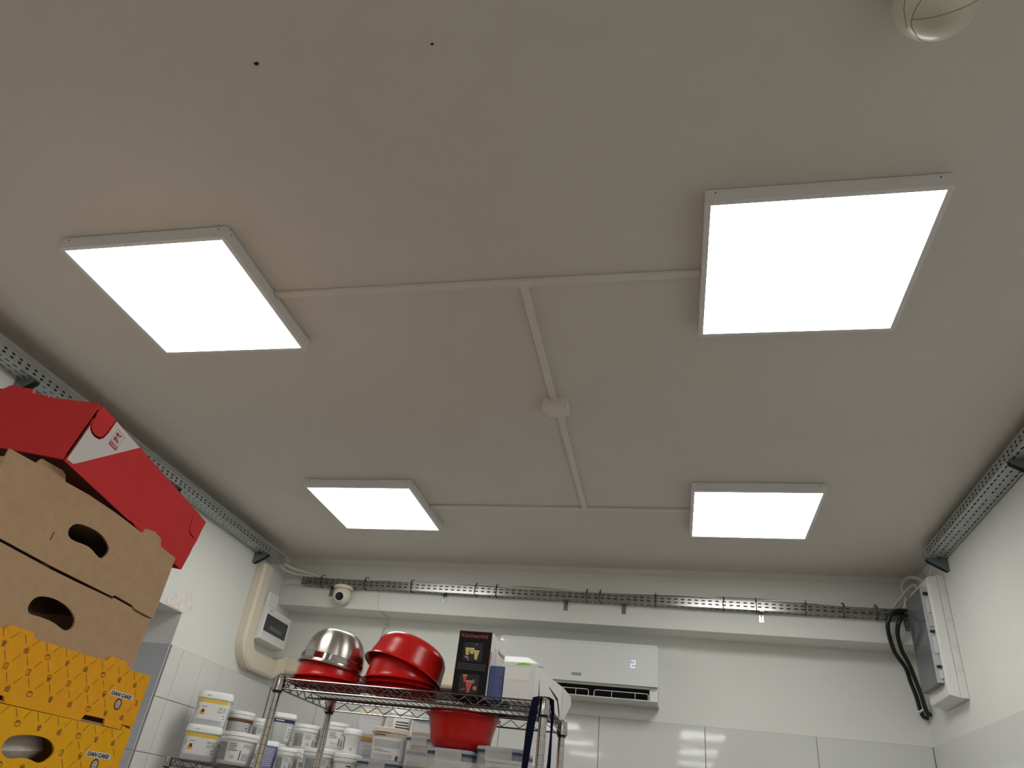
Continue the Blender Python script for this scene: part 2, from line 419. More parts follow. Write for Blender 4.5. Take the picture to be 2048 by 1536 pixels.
obj('box_base', MB().loft([jring(.049, 0), jring(.049, -.022)]), M['trunk'], jb, smooth=True)
obj('box_lid', MB().loft([jring(.051, -.0225), jring(.051, -.035), jring(.047, -.038)]), M['trunk'], jb, smooth=True)
for sx in (-1, 1):
    for sy in (-1, 1):
        obj('lid_screw', MB().rev((-.45 + sx * .041, 2.453 + sy * .041, cz(-.45, -.0392)), [(.003, 0), (.003, .002)], 8), M['cable_grey'], jb)
# clip piece at the T joint
tj = thing('trunking_joint', 'small white tee cover where ceiling trunkings meet', 'joint', (-.46, 1.70, cz(-.46)))
obj('cover', MB().box(-.50, -.42, 1.684, 1.714, cz(-.46, -.0155), cz(-.46, -.0135)), M['trunk'], tj)

# motion sensor dome
pc = Vector((.504, .873, 2.935)); R = .0768
ps = thing('motion_sensor', 'round cream motion sensor dome on the ceiling', 'sensor', (pc.x, pc.y, cz(pc.x)))
obj('mount', MB().rev((pc.x, pc.y, 0), [(.062, cz(pc.x) - .002), (.062, cz(pc.x) - .022), (.05, cz(pc.x) - .03)], 32), M['pir'], ps, smooth=True)
obj('dome', MB().rev(pc, [(math.sin(t) * R, -math.cos(t) * R) for t in [i * pi * .70 / 24 + .001 for i in range(25)]], 48), M['pir'], ps, smooth=True)
def on_dome(pts, k=5):
    return [pc + (p - pc).normalized() * (R - .0002) for p in smooth_path(pts, k)]
for pts in ([(.4645, .8309, 2.8843), (.4583, .8415, 2.8819), (.4521, .8577, 2.8805), (.4503, .8772, 2.8802), (.4536, .8908, 2.8798), (.4641, .9069, 2.8788), (.485, .930, 2.886), (.51, .94, 2.90)],
            [(.4406, .8403, 2.9065), (.4371, .8514, 2.9041), (.4375, .8671, 2.897), (.442, .8813, 2.8904), (.447, .90, 2.887)],
            [(.4509, .8769, 2.8796), (.471, .8686, 2.8657), (.5028, .8591, 2.8595), (.5306, .854, 2.8655), (.5542, .8528, 2.8805), (.572, .850, 2.91)]):
    obj('seam_groove', MB().tube(on_dome(pts), .0008, 6), M['grout'], ps, smooth=True)

# ------------------------------------------------------------------ perforated cable trays
def slot_cells(mb, n, pitch, wd, fr, sl, sw, off=0.0, skip=()):
    """strip of n cells along the first axis, each with one rounded slot; fr(a,b) gives the point"""
    hole = []
    for k in range(8):
        t = 2 * pi * (k + .5) / 8
        hole.append(((sl / 2 - sw / 2) * (1 if math.cos(t) > 0 else -1) + sw / 2 * math.cos(t), sw / 2 * math.sin(t)))
    rect = [(-pitch / 2, -wd / 2), (pitch / 2, -wd / 2), (pitch / 2, wd / 2), (-pitch / 2, wd / 2)]
    tr = tessellate_polygon([[Vector((a, b, 0)) for a, b in rect], [Vector((a, b, 0)) for a, b in hole]])
    pts = rect + hole
    for i in range(n):
        c = (i + .5) * pitch + off
        if i in skip:
            mb.add([fr(c + a, b) for a, b in rect], [(0, 1, 2, 3)]); continue
        mb.add([fr(c + a, b) for a, b in pts], tr)
def wall_tray(name, label, xw, xr, z0, z1, ya, yb, brk, mt, top_plain):
    """U-channel beside a side wall: xw wall-side x, xr room-side x"""
    r = thing(name, label, 'cable tray', ((xw + xr) / 2, (ya + yb) / 2, z0))
    n = int((yb - ya) / .04); L = n * .04; yb = ya + L
    mb = MB(); wdt = (xr - xw) / 3
    for k in range(3):
        c = xw + wdt * (k + .5)
        slot_cells(mb, n, .04, abs(wdt), (lambda c: lambda a, b: (c + b, ya + a, z0))(c), (.024 if k != 1 else .020), .0075, skip=() if k != 1 else tuple(range(4, n, 9)))
    obj('tray_bottom', mb, mt, r, solid=.0015)
    mb = MB(); hs = .016
    for k in range(2):
        c = z0 + .003 + hs * (k + .5)
        slot_cells(mb, n, .04, hs, (lambda c: lambda a, b: (xr, ya + a, c + b))(c), .0165, .0088)
    for a, b in ((z0, z0 + .003), (z0 + .003 + 2 * hs, z1)):
        mb.add([(xr, ya, a), (xr, yb, a), (xr, yb, b), (xr, ya, b)], [(0, 1, 2, 3)])
    d = -.008 if xr > xw else .008
    mb.add([(xr, ya, z1), (xr, yb, z1), (xr + d, yb, z1), (xr + d, ya, z1)], [(0, 1, 2, 3)])
    obj('tray_side', mb, mt, r, solid=.0015)
    mb = MB(); mb.add([(xw, ya, z0), (xw, yb, z0), (xw, yb, z1), (xw, ya, z1)], [(0, 1, 2, 3)])
    obj('tray_side', mb, mt, r, solid=.0015)
    s = 1 if xr > xw else -1
    W = XL if s > 0 else XR
    for y in brk:
        mb = MB()
        for dy in (0, .03):
            mb.add([(W, y + dy, z0 - .002), (xr + s * -.004, y + dy, z0 - .002), (xr - s * .004, y + dy, z0 - .016), (W + s * .012, y + dy, z0 - .066), (W, y + dy, z0 - .066)], [(0, 1, 2, 3, 4)])
        mb.add([(W, y, z0 - .002), (xr, y, z0 - .002), (xr, y + .03, z0 - .002), (W, y + .03, z0 - .002)], [(0, 1, 2, 3)])
        mb.add([(W + s * .001, y, z0 - .002), (W + s * .001, y + .03, z0 - .002), (W + s * .001, y + .03, z0 - .066), (W + s * .001, y, z0 - .066)], [(0, 1, 2, 3)])
        obj('bracket', mb, M['bracket'], r, solid=.0018)
    for y in brk[-1:]:
        obj('tie', MB().tube([(xw + s * .03, y - .02, z0 - .003), (xw + s * .045, y - .012, z0 - .008), (xw + s * .05, y - .03, z0 - .004)], .003, 6), M['black'], r)
    return r
wall_tray('cable_tray', 'perforated steel cable tray along the left wall behind the cartons', XL + .006, -2.505, 2.843, 2.893, .45, 4.25, [.85, 2.005, 3.03, 4.03], M['steel'], True)
wall_tray('cable_tray', 'perforated steel cable tray along the right wall', XR - .006, 1.28, 2.946, 2.990, .45, 3.97, [.7, 1.75, 2.80, 3.915], M['steel'], False)

# unseen dark cables added inside the side trays so their slots look dark
ORD = ['closest to the wall', 'second from the wall', 'third from the wall', 'closest to the room']
def tray_cables(x0, x1, z, ya, yb, side, rev):
    n = 4; st = (x1 - x0) / n
    for k in range(n):
        for lay in range(2):
            x = x0 + st * (k + .5); rr = st * .455
            pts = [(x, ya + (yb - ya) * q / 8, z + rr * (1 + 2.05 * lay) + .0012) for q in range(9)]
            lb = 'dark filler cable added in %s wall tray, %s, %s layer' % (side, ORD[3 - k if rev else k], 'upper' if lay else 'lower')
            tag(obj('filler_cable', MB().tube(pts, rr, 8), M['black'] if (k + lay) % 2 else M['cable_dark'], None, smooth=True, loc=pts[0]), lb, 'cable', 'filler cables added inside the %s wall tray' % side)
tray_cables(-2.592, -2.5065, 2.844, .46, 4.05, 'left', False)
tray_cables(1.2815, 1.372, 2.947, .46, 3.90, 'right', True)

bt = thing('cable_tray', 'narrow perforated steel cable tray across the back beam', 'cable tray', (-.55, 4.43, 2.77))
tx0, tx1, tz0, tz1, tyf, tyb = -2.44, 1.32, 2.772, 2.822, 4.425, 4.474
n = int((tx1 - tx0) / .04); tx1 = tx0 + n * .04
mb = MB()
for k in range(2):
    c = tz0 + .012 + .02 * (k + .3)
    slot_cells(mb, n, .04, .02, (lambda c, k: lambda a, b: (tx0 + a, tyf, c + b))(c, k), .0225, .0078)
for a, b in ((tz0, tz0 + .008), (tz0 + .048, tz1)):
    mb.add([(tx0, tyf, a), (tx1, tyf, a), (tx1, tyf, b), (tx0, tyf, b)], [(0, 1, 2, 3)])
obj('tray_front', mb, M['steel_dark'], bt, solid=.0014)
mb = MB()
for k in range(2):
    c = tyf + (tyb - tyf) * (k + .5) / 2
    slot_cells(mb, n, .04, (tyb - tyf) / 2, (lambda c: lambda a, b: (tx0 + a, c + b, tz0))(c), .0225, .0078)
obj('tray_bottom', mb, M['steel_dark'], bt, solid=.0014)
mb = MB().add([(tx0, tyb, tz0), (tx1, tyb, tz0), (tx1, tyb, tz1), (tx0, tyb, tz1)], [(0, 1, 2, 3)])
obj('tray_back', mb, M['steel_dark'], bt, solid=.0014)
pts = [(-2.42 + 3.7 * q / 10, 4.4495, 2.7955) for q in range(11)]
tag(obj('filler_cable', MB().tube(pts, .0215, 10), M['cable_dark'], None, smooth=True, loc=pts[0]), 'dark filler bundle added in the back cable tray to darken its slots', 'cable')  # bundle added behind the slots so the back tray looks dark inside
for x in (-2.235, -1.443, -.649, -.29, .511, 1.295):
    mb = MB().box(x - .013, x + .013, 4.428, YB - .0005, tz0 - .0045, tz0 - .0012)
    mb.box(x - .013, x + .013, YB - .004, YB - .0006, tz0 - .055, tz0 - .0045)
    mb.hexa([(x - .002, 4.45, tz0 - .006), (x + .002, 4.45, tz0 - .006), (x + .002, YB - .004, tz0 - .03), (x - .002, YB - .004, tz0 - .03), (x - .002, 4.45, tz0 - .0045), (x + .002, 4.45, tz0 - .0045), (x + .002, YB - .004, tz0 - .0045), (x - .002, YB - .004, tz0 - .0045)])
    b = obj('bracket', mb, M['steel_dark'] if x > .4 else M['bracket'], bt)
    obj('screw', MB().rev((0, 0, 0), [(.005, 0), (.005, .003), (.002, .005)], 10).xf(Matrix.Translation((x, YB - .004, tz0 - .042)) @ Matrix.Rotation(pi / 2, 4, 'X')), M['chrome'], b)
for x in (-2.303, -1.988, -1.664, -1.228, -1.092, -.517, -.434, -.099, .299, .482, .758, .962, 1.137):
    dx = random.uniform(-.006, .006)
    mb = MB().tube([(x, tyf - .003, tz1 + .004), (x + dx, tyf - .0035, tz1 - .012), (x + dx, tyf - .0035, tz0 + .004), (x, tyf + .002, tz0 - .004), (x, tyb - .004, tz0 - .004), (x, tyb + .0032, tz0 + .002), (x, tyb + .0032, tz1)], .0025, 6)
    mb.tube([(x, tyf - .003, tz1 + .004), (x, tyf + .003, tz1 + .020), (x, tyb - .006, tz1 + .031), (x, tyb + .0025, tz1 + .02), (x, tyb + .0032, tz1)], .0022, 6)
    mb.box(x - .004, x + .004, tyf - .0075, tyf - .001, tz1 - .004, tz1 + .008)
    obj('tie', mb, M['black'], bt)

# ------------------------------------------------------------------ cables
def cable(pts, r, m, label, cat='cable', name='cable', group=None):
    return tag(obj(name, MB().tube(smooth_path(pts, 7), r, 8), m, None, smooth=True, loc=pts[0]), label, cat, group)
cable([(-2.551, 4.07, 2.854), (-2.551, 4.2, 2.854), (-2.549, 4.262, 2.853), (-2.53, 4.325, 2.832), (-2.487, 4.395, 2.830), (-2.43, 4.425, 2.833), (-2.37, 4.437, 2.828)], .0072, M['cable'], 'thick white cable sagging from left tray end, leftmost')
cable([(-2.518, 4.07, 2.855), (-2.518, 4.22, 2.855), (-2.514, 4.265, 2.854), (-2.465, 4.34, 2.845), (-2.393, 4.41, 2.846), (-2.319, 4.436, 2.8320), (-2.1, 4.437, 2.8250), (-1.8, 4.436, 2.8340), (-1.5, 4.437, 2.8250), (-1.2, 4.436, 2.8370), (-0.8, 4.437, 2.8250), (-0.3, 4.436, 2.8320), (0.1, 4.436, 2.8390), (0.35, 4.437, 2.8270), (0.7, 4.436, 2.8370), (1, 4.437, 2.8250)], .0065, M['cable'], 'white cable lying wavy along the top of the back tray')
cable([(-2.535, 4.12, 2.874), (-2.53, 4.25, 2.874), (-2.43, 4.38, 2.866), (-2.356, 4.445, 2.8420), (-2.2, 4.46, 2.8320), (-1.7, 4.46, 2.8420), (-1.3, 4.46, 2.8310), (-0.9, 4.46, 2.8460), (-0.4, 4.46, 2.8310), (0, 4.46, 2.8380), (0.5, 4.46, 2.8480), (0.9, 4.46, 2.8310), (1, 4.46, 2.8310)], .003, M['cable_grey'], 'thin grey cable along the top of the back tray')
cable([(-2.588, 4.47, 2.67), (-2.586, 4.452, 2.742), (-2.545, 4.45, 2.782), (-2.40, 4.45, 2.788)], .005, M['cable'], 'thin white cable curling from small fuse box to tray')
cable([(1.275, 4.45, 2.80), (1.299, 4.43, 2.88), (1.283, 4.40, 2.95), (1.31, 4.36, 2.985), (1.333, 4.26, 2.95), (1.345, 4.20, 2.901)], .009, M['cable'], 'thick white cable looping above the large distribution box')
cable([(1.029, 4.452, 2.80), (1.2, 4.452, 2.822), (1.262, 4.44, 2.875), (1.30, 4.38, 2.921), (1.322, 4.31, 2.93), (1.335, 4.30, 2.8925)], .0075, M['cable'], 'white cable rising from back tray end to distribution box')
cable([(1.337, 4.10, 2.8925), (1.348, 4.07, 2.94), (1.355, 4.0, 2.958), (1.35, 3.86, 2.955)], .006, M['cable'], 'short white cable arching from distribution box into right tray')
hA = [(1.345, 4.455, 2.808), (1.318, 4.408, 2.808), (1.235, 4.404, 2.806), (1.191, 4.405, 2.768), (1.179, 4.43, 2.705), (1.215, 4.51, 2.610), (1.273, 4.56, 2.535), (1.294, 4.59, 2.47), (1.316, 4.61, 2.398), (1.328, 4.625, 2.335), (1.340, 4.635, 2.305), (1.355, 4.645, 2.298), (1.366, 4.655, 2.300)]
hB = [(1.345, 4.445, 2.780), (1.318, 4.402, 2.780), (1.262, 4.396, 2.776), (1.23, 4.395, 2.735), (1.225, 4.43, 2.68), (1.249, 4.49, 2.613), (1.284, 4.525, 2.550), (1.308, 4.555, 2.485), (1.331, 4.575, 2.405), (1.342, 4.585, 2.345), (1.350, 4.59, 2.318), (1.360, 4.60, 2.309), (1.3685, 4.61, 2.310)]
cable(hA, .0115, M['black'], 'left of two thick black cables hanging beside distribution box', group='black cables')
cable(hB, .0115, M['black'], 'right of two thick black cables hanging beside distribution box', group='black cables')
gl = thing('cable_gland', 'white foam ring where black cables enter the corner', 'gland', (1.345, 4.63, 2.32))
obj('foam_ring', MB().tube([(1.338 + .024 * math.cos(t), 4.618 + .026 * math.sin(t), 2.330 + .010 * math.cos(t) + .003 * math.sin(3 * t)) for t in [2 * pi * k / 20 for k in range(20)]], .0055, 6, True), M['whitecard'], gl, smooth=True)
cable([(-1.898, 4.474, 2.768), (-1.893, 4.475, 2.726), (-1.888, 4.475, 2.68), (-1.872, 4.4745, 2.648), (-1.868, 4.488, 2.6395), (-1.87, 4.56, 2.6395), (-1.875, 4.665, 2.636), (-1.885, 4.674, 2.60)], .004, M['cable'], 'thin white cable running down the beam beside the dome camera')
cable([(-1.886, 4.675, 2.602), (-1.889, 4.675, 2.585), (-1.893, 4.674, 2.561), (-1.905, 4.674, 2.501), (-1.93, 4.674, 2.40), (-1.95, 4.672, 2.336)], .003, M['cable_grey'], 'thin grey wire on wall between the steel bowl and red bowls')
cc = thing('cable_clip', 'tiny white cable clip on wall above red bowls', 'clip', (-1.888, 4.676, 2.59))
obj('clip_body', MB().box(-1.902, -1.874, 4.664, 4.6795, 2.586, 2.596), M['pvc'], cc, bevel=.002)
obj('nail', MB().rev((-1.868, 4.672, 2.588), [(.003, 0), (.003, .006)], 8), M['steel'], cc)

# ------------------------------------------------------------------ dome security camera
cp = Vector((-2.125, 4.418, 2.712))
dc = thing('dome_camera', 'cream eyeball security camera under the back cable tray', 'camera', (cp.x, cp.y, 2.77))
obj('base_ring', MB().rev((cp.x, cp.y, 0), [(.059, 2.7705), (.0635, 2.766), (.0635, 2.752), (.060, 2.748)], 36), M['cream'], dc, smooth=True)
obj('eyeball', MB().rev(cp, [(math.sin(t) * .060, -math.cos(t) * .060) for t in [.001 + i * (pi * .72) / 18 for i in range(19)]], 36), M['cream'], dc, smooth=True)
d = Vector((-.10, -.86, -.47)).normalized() * -1; d = Vector((.14, -.90, -.36)).normalized()
rotm = Matrix.Translation(cp) @ d.to_track_quat('Z', 'Y').to_matrix().to_4x4()
ln = obj('lens_ring', MB().rev((0, 0, 0), [(.036, .044), (.034, .0555), (.027, .0585), (.026, .050)], 32).xf(rotm), M['pvc'], dc, smooth=True)
obj('lens', MB().rev((0, 0, 0), [(.0265, .050), (.0262, .0595), (.020, .0600), (.018, .058), (.010, .061), (.002, .062)], 32).xf(rotm), M['glass_black'], dc, smooth=True)
for s_ in (-1, 1):
    obj('screw', MB().rev((s_ * .034, 0, .0485), [(.0022, 0), (.0022, .0018)], 8).xf(rotm), M['grout'], dc)

# ------------------------------------------------------------------ distribution box on the right wall
db = thing('distribution_box', 'large white distribution box with smoked window on right wall', 'electrical box', (XR, 4.17, 2.29))
bx0, by0, by1, bz0, bz1 = 1.295, 4.012, 4.335, 2.29, 2.89
def yring(x, y0, y1, z0, z1): return [(x, y0, z0), (x, y1, z0), (x, y1, z1), (x, y0, z1)]
mb = MB(); mb.loft([yring(XR - .0005, by0, by1, bz0, bz1), yring(1.345, by0, by1, bz0, bz1)]); obj('back_box', mb, M['pvc'], db, bevel=.004)
mb = MB(); mb.loft([yring(1.3445, by0 + .002, by1 - .002, bz0 + .001, bz1 - .001), yring(bx0 + .004, by0 + .006, by1 - .006, bz0 + .012, bz1 - .010), yring(bx0, by0 + .012, by1 - .012, bz0 + .03, bz1 - .03)]); obj('cover', mb, M['pvc'], db, bevel=.003)
for z in (2.80, 2.66, 2.535, 2.42):
    o = MB().tube([(1.362 + .010 * math.cos(t), by0 - .0004, z + .010 * math.sin(t)) for t in [2 * pi * k / 20 for k in range(20)]], .0011, 5, True)
    obj('knockout', o, M['pvc_grey'], db, smooth=True)
obj('seam_line', MB().tube([(1.3447, by0 + .0012, 2.40), (1.3447, by0 + .0012, 2.82)], .0007, 4), M['pvc_grey'], db)
wy0, wy1, wz0, wz1 = 4.045, 4.318, 2.362, 2.835
obj('window_recess', MB().box(bx0 - .0012, bx0 + .0005, wy0, wy1, wz0, wz1), M['label_grey2'], db)
fl = MB(); fl.box(bx0 - .032, bx0 - .029, wy0 + .012, wy1, wz0 - .004, wz1 - .004)
fl.box(bx0 - .029, bx0 - .0015, wy1 - .003, wy1, wz0 - .004, wz1 - .004)
fl.box(bx0 - .029, bx0 - .0015, wy0 + .012, wy1 - .003, wz0 - .004, wz0 - .001)
fl.box(bx0 - .029, bx0 - .0015, wy0 + .012, wy1 - .003, wz1 - .007, wz1 - .004)
door = obj('smoked_door', fl, M['smoke'], db)
obj('door_edge', MB().box(bx0 - .031, bx0 - .0015, wy0 + .004, wy0 + .011, wz0, wz1), M['clearclip'], db)
for z0, z1, mm, d0 in ((2.79, 2.805, 'black', .018), (2.70, 2.77, 'pvc_grey', .012), (2.60, 2.612, 'black', .018), (2.50, 2.58, 'pvc_grey', .012), (2.43, 2.442, 'black', .018), (2.38, 2.42, 'pvc_grey', .012), (2.63, 2.69, 'clearclip', .016)):
    obj('latch', MB().box(bx0 - d0 - .004, bx0 - .0015, wy0 - .006, wy0 + .003, z0, z1), M[mm], db)
for k in range(3):
    zc = 2.47 + .13 * k
    br = obj('breaker_row', MB().box(bx0 - .010, bx0 - .0014, wy0 + .04, wy1 - .03, zc - .03, zc + .03), M['lilacwhite'], db)
obj('warning_disc', MB().rev((0, 0, 0), [(.055, 0), (.055, .0006)], 28).xf(Matrix.Translation((bx0 - .0105, 4.20, 2.60)) @ Matrix.Rotation(-pi / 2, 4, 'Y')), M['smoke_dark'], db)

# small fuse box on the left wall by the corner
fb = thing('fuse_box', 'small white fuse box with dark window in the back left corner', 'electrical box', (XL, 4.36, 2.36))
fx, fy0, fy1, fz0, fz1 = -2.512, 4.224, 4.56, 2.362, 2.565
mb = MB(); mb.loft([[(XL + .0005, fy0 - .004, fz0 - .004), (XL + .0005, fy1 + .004, fz0 - .004), (XL + .0005, fy1 + .004, fz1), (XL + .0005, fy0 - .004, fz1)],
                    [(-2.545, fy0 - .004, fz0 - .002), (-2.545, fy1 + .004, fz0 - .002), (-2.545, fy1 + .004, fz1), (-2.545, fy0 - .004, fz1)],
                    [(fx, fy0, fz0 + .004), (fx, fy1, fz0 + .004), (fx, fy1, fz1 - .002), (fx, fy0, fz1 - .002)]])
obj('housing', mb, M['pvc'], fb, bevel=.005)
obj('dark_window', MB().box(fx - .001, fx + .002, 4.236, 4.528, 2.418, 2.520), M['smoke_dark'], fb)
obj('window_grip', MB().box(fx + .002, fx + .004, 4.30, 4.47, 2.437, 2.462), M['smoke'], fb)
obj('badge', MB().box(fx + .0003, fx + .0008, 4.262, 4.292, 2.543, 2.547), M['greyprint'], fb)
mb = MB(); mb.loft([[(x, y, z) for x, y in ((XL + .0005, 4.235), (-2.54, 4.235), (-2.535, 4.25), (-2.535, 4.36), (-2.54, 4.37), (XL + .0005, 4.37))] for z in (2.5655, 2.66)])
obj('cable_cover', mb, M['pvc'], fb, bevel=.004)

# beige duct cover: down the left wall, round the corner, along the back wall to the air conditioner
du = thing('pipe_duct', 'beige pipe duct running down the left wall and round the corner', 'duct', (XL, 4.16, 2.5))
def duct_prof_l(y0, y1, x=XL + .0005, X=-2.542): return [(x, y0), (X + .008, y0), (X, y0 + .008), (X, y1 - .008), (X + .008, y1), (x, y1)]
def vprof(z, yc, hw=.056): return [(XL + .0005, yc - hw, z), (-2.550, yc - hw, z), (-2.538, yc - hw + .016, z), (-2.538, yc + hw - .016, z), (-2.550, yc + hw, z), (XL + .0005, yc + hw, z)]
mb = MB().loft([vprof(2.80, 4.153), vprof(2.378, 4.158)]); obj('vertical_duct', mb, M['beige'], du, bevel=.003)
# elbow in the wall plane
rings = []
for k in range(9):
    t = k / 8 * pi / 2
    oc = Vector((0, 4.158 + .135, 2.378 - .0)); rad0, rad1 = .135 - .058, .135 + .058
    a = pi + t
    ca, sa = math.cos(a), math.sin(a)
    def pt(r, x): return (x, oc.y + r * ca, oc.z + r * sa)
    rings.append([pt(rad1, XL + .0005), pt(rad1, -2.548), pt(rad1 - .014, -2.535), pt(rad0 + .014, -2.535), pt(rad0, -2.548), pt(rad0, XL + .0005)])
obj('elbow', MB().loft(rings), M['beige'], du, smooth=True, bevel=.0)
zc = 2.378 - .135
def hprof_y(y, hw=.056): return [(XL + .0085, y, zc - hw), (-2.548, y, zc - hw), (-2.538, y, zc - hw + .014), (-2.538, y, zc + hw - .014), (-2.548, y, zc + hw), (XL + .0085, y, zc + hw)]
obj('wall_duct', MB().loft([hprof_y(4.2935), hprof_y(4.56)]), M['beige'], du, bevel=.003)
def hprof_x(x, hw=.048): return [(x, YW - .0085, 2.287 - hw), (x, YW - .054, 2.287 - hw), (x, YW - .064, 2.287 - hw + .014), (x, YW - .064, 2.287 + hw - .014), (x, YW - .054, 2.287 + hw), (x, YW - .0085, 2.287 + hw)]
mb = MB().loft([[(XL + .0085, 4.5605, zc - .056), (-2.538, 4.5605, zc - .056), (-2.538, 4.5605, zc + .056), (XL + .0085, 4.5605, zc + .056)],
                [(XL + .0085, YW - .009, 2.287 - .052), (-2.52, YW - .066, 2.287 - .052), (-2.52, YW - .066, 2.287 + .052), (XL + .0085, YW - .009, 2.287 + .052)],
                [(-2.50, YW - .009, 2.287 - .052), (-2.50, YW - .066, 2.287 - .052), (-2.50, YW - .066, 2.287 + .052), (-2.50, YW - .009, 2.287 + .052)]])
obj('corner_elbow', mb, M['beige'], du, bevel=.003)
obj('back_wall_duct', MB().loft([hprof_x(-2.4995), hprof_x(-1.05)]), M['beige'], du, bevel=.003)

# ------------------------------------------------------------------ air conditioner
ac = thing('air_conditioner', 'white split air conditioner on back wall below the beam', 'air conditioner', (-.56, YW, 2.23))
ax0, ax1 = -1.035, -.088
body = [(YW - .001, 2.545), (4.53, 2.545), (4.505, 2.538), (4.500, 2.31), (4.535, 2.308), (4.575, 2.285), (4.585, 2.262), (4.545, 2.240), (4.556, 2.236), (4.62, 2.228), (YW - .001, 2.232)]
mb = MB(); n = len(body)
mb.plate([[(a, b) for a, b in body]], (ax0, 0, 0), (0, 1, 0), (0, 0, 1), (1, 0, 0), ax1 - ax0)
obj('casing', mb, M['ac_body'], ac)
# glossy front panel with a gentle vertical bulge
prof = []
for k in range(13):
    t = k / 12; z = 2.312 + (2.546 - 2.312) * t
    prof.append((4.474 + .004 * (2 * t - 1) ** 2 * (1 if t > .5 else .5) + (0.012 if t > .97 else 0), z))
mb = MB(); ring = [(y, z) for y, z in prof] + [(4.5035, 2.546), (4.5035, 2.312)]
mb.plate([ring], (ax0 - .002, 0, 0), (0, 1, 0), (0, 0, 1), (1, 0, 0), ax1 - ax0 + .004)
obj('front_panel', mb, M['ac'], ac, smooth=True, autosmooth=30)
for xs, nm in ((ax1, 'end_cap'), (ax0 - .006, 'end_cap')):
    cap = [(YW - .001, 2.54), (4.515, 2.54), (4.5045, 2.53), (4.5045, 2.312), (4.508, 2.295), (4.535, 2.250), (4.545, 2.226), (YW - .001, 2.222)]
    obj(nm, MB().plate([cap], (xs, 0, 0), (0, 1, 0), (0, 0, 1), (1, 0, 0), .006), M['ac_body'], ac)
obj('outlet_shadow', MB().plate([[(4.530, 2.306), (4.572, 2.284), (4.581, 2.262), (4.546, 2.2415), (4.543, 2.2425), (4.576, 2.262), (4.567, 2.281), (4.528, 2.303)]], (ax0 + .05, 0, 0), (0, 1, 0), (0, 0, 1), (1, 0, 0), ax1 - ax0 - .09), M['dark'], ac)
obj('bottom_lip', MB().plate([[(4.505, 2.238), (4.548, 2.232), (4.556, 2.2355), (4.545, 2.2395), (4.507, 2.2425)]], (ax0, 0, 0), (0, 1, 0), (0, 0, 1), (1, 0, 0), ax1 - ax0), M['ac_body'], ac)
obj('outlet_side', MB().plate([[(4.503, 2.309), (4.56, 2.300), (4.575, 2.262), (4.55, 2.24), (4.507, 2.243)]], (ax1 - .045, 0, 0), (0, 1, 0), (0, 0, 1), (1, 0, 0), .045), M['ac_body'], ac)
obj('flap_lip', MB().box(ax0 + .05, ax1 - .046, 4.4995, 4.5045, 2.2995, 2.311), M['ac_body'], ac)
for x0, x1, mids in ((-.86, -.485, (-.74, -.56)), (-.452, -.14, (-.35, -.215))):
    mb = MB().tube([(x0, 4.513, 2.2445), (x0, 4.515, 2.272), (x0 + .008, 4.515, 2.278), (x1 - .008, 4.515, 2.278), (x1, 4.515, 2.272), (x1, 4.513, 2.2445)], .0022, 6)
    for m_ in mids: mb.tube([(m_, 4.513, 2.2445), (m_, 4.515, 2.278)], .0018, 6)
    obj('louver_guard', mb, M['ac_body'], ac)
obj('painted_reflection', MB().box(-.635, -.445, 4.4735, 4.4752, 2.3655, 2.3685), M['label'], ac)  # white strip imitating a ceiling panel's reflection on the glossy front
obj('badge', MB().box(-.585, -.53, 4.4740, 4.4755, 2.343, 2.357), M['greyprint'], ac)
lt = MB()
for k in range(6): lt.box(-.581 + .0083 * k, -.576 + .0083 * k, 4.4735, 4.4742, 2.347, 2.353)
obj('badge_marks', lt, M['label'], ac)
sg = MB(); dx, dz, cxx, czz = .012, .019, -.228, 2.428; yf = 4.4722
def seg(x0, x1, z0, z1): sg.box(x0, x1, yf, yf + .0022, z0, z1)
seg(cxx - dx, cxx + dx, czz + dz - .0015, czz + dz + .0015); seg(cxx - dx, cxx + dx, czz - .0015, czz + .0015); seg(cxx - dx, cxx + dx, czz - dz - .0015, czz - dz + .0015)
seg(cxx + dx - .0015, cxx + dx + .0015, czz, czz + dz); seg(cxx - dx - .0015, cxx - dx + .0015, czz - dz, czz)
obj('display_digit', sg, M['led'], ac)

# ------------------------------------------------------------------ cartons on the left
XB = -1.36
UY, VZ, WX = (0, 1, 0), (0, 0, 1), (1, 0, 0)
def carton(name, label, x1, y0, y1, z0, z1, outline, holes, mt, mi, far_top, depth=.39, lid=None, near_top=None):
    r = thing(name, label, 'box', (x1 - depth / 2, (y0 + y1) / 2, z0), 'stacked cartons by the left wall')
    t = .005
    fp = obj('side_panel', MB().plate([outline] + holes, (x1 - t, 0, 0), UY, VZ, WX, t), mt, r)
    obj('side_panel', MB().box(x1 - depth, x1 - depth + t, y0, y1, z0, z1 - .03), mi, r)
    obj('end_panel', MB().box(x1 - depth + t, x1 - t - .0002, y1 - t, y1, z0, far_top), mt, r)
    obj('end_panel', MB().box(x1 - depth + t, x1 - t - .0002, y0, y0 + t, z0, near_top or z1), mt, r)
    obj('bottom_panel', MB().box(x1 - depth + t, x1 - t - .0002, y0 + t, y1 - t, z0, z0 + t), mi, r)
    if lid: obj('top_flap', MB().box(x1 - depth + t, x1 - t - .0002, y0 + t, y1 - t, lid - t, lid), mi, r)
    return r, fp
def hole(pts, k=3):
    P = pts + pts[:1]; P = [Vector((a, b, 0)) for a, b in pts]; n = len(P); out = []
    for i in range(n):
        a, b, c, d = P[i - 1], P[i], P[(i + 1) % n], P[(i + 2) % n]
        for j in range(k):
            t = j / k
            q = 0.5 * ((2 * b) + (c - a) * t + (2 * a - 5 * b + 4 * c - d) * t * t + (3 * b - a - 3 * c + d) * t ** 3)
            out.append((q.x, q.y))
    return out
XBR = XB - .0065
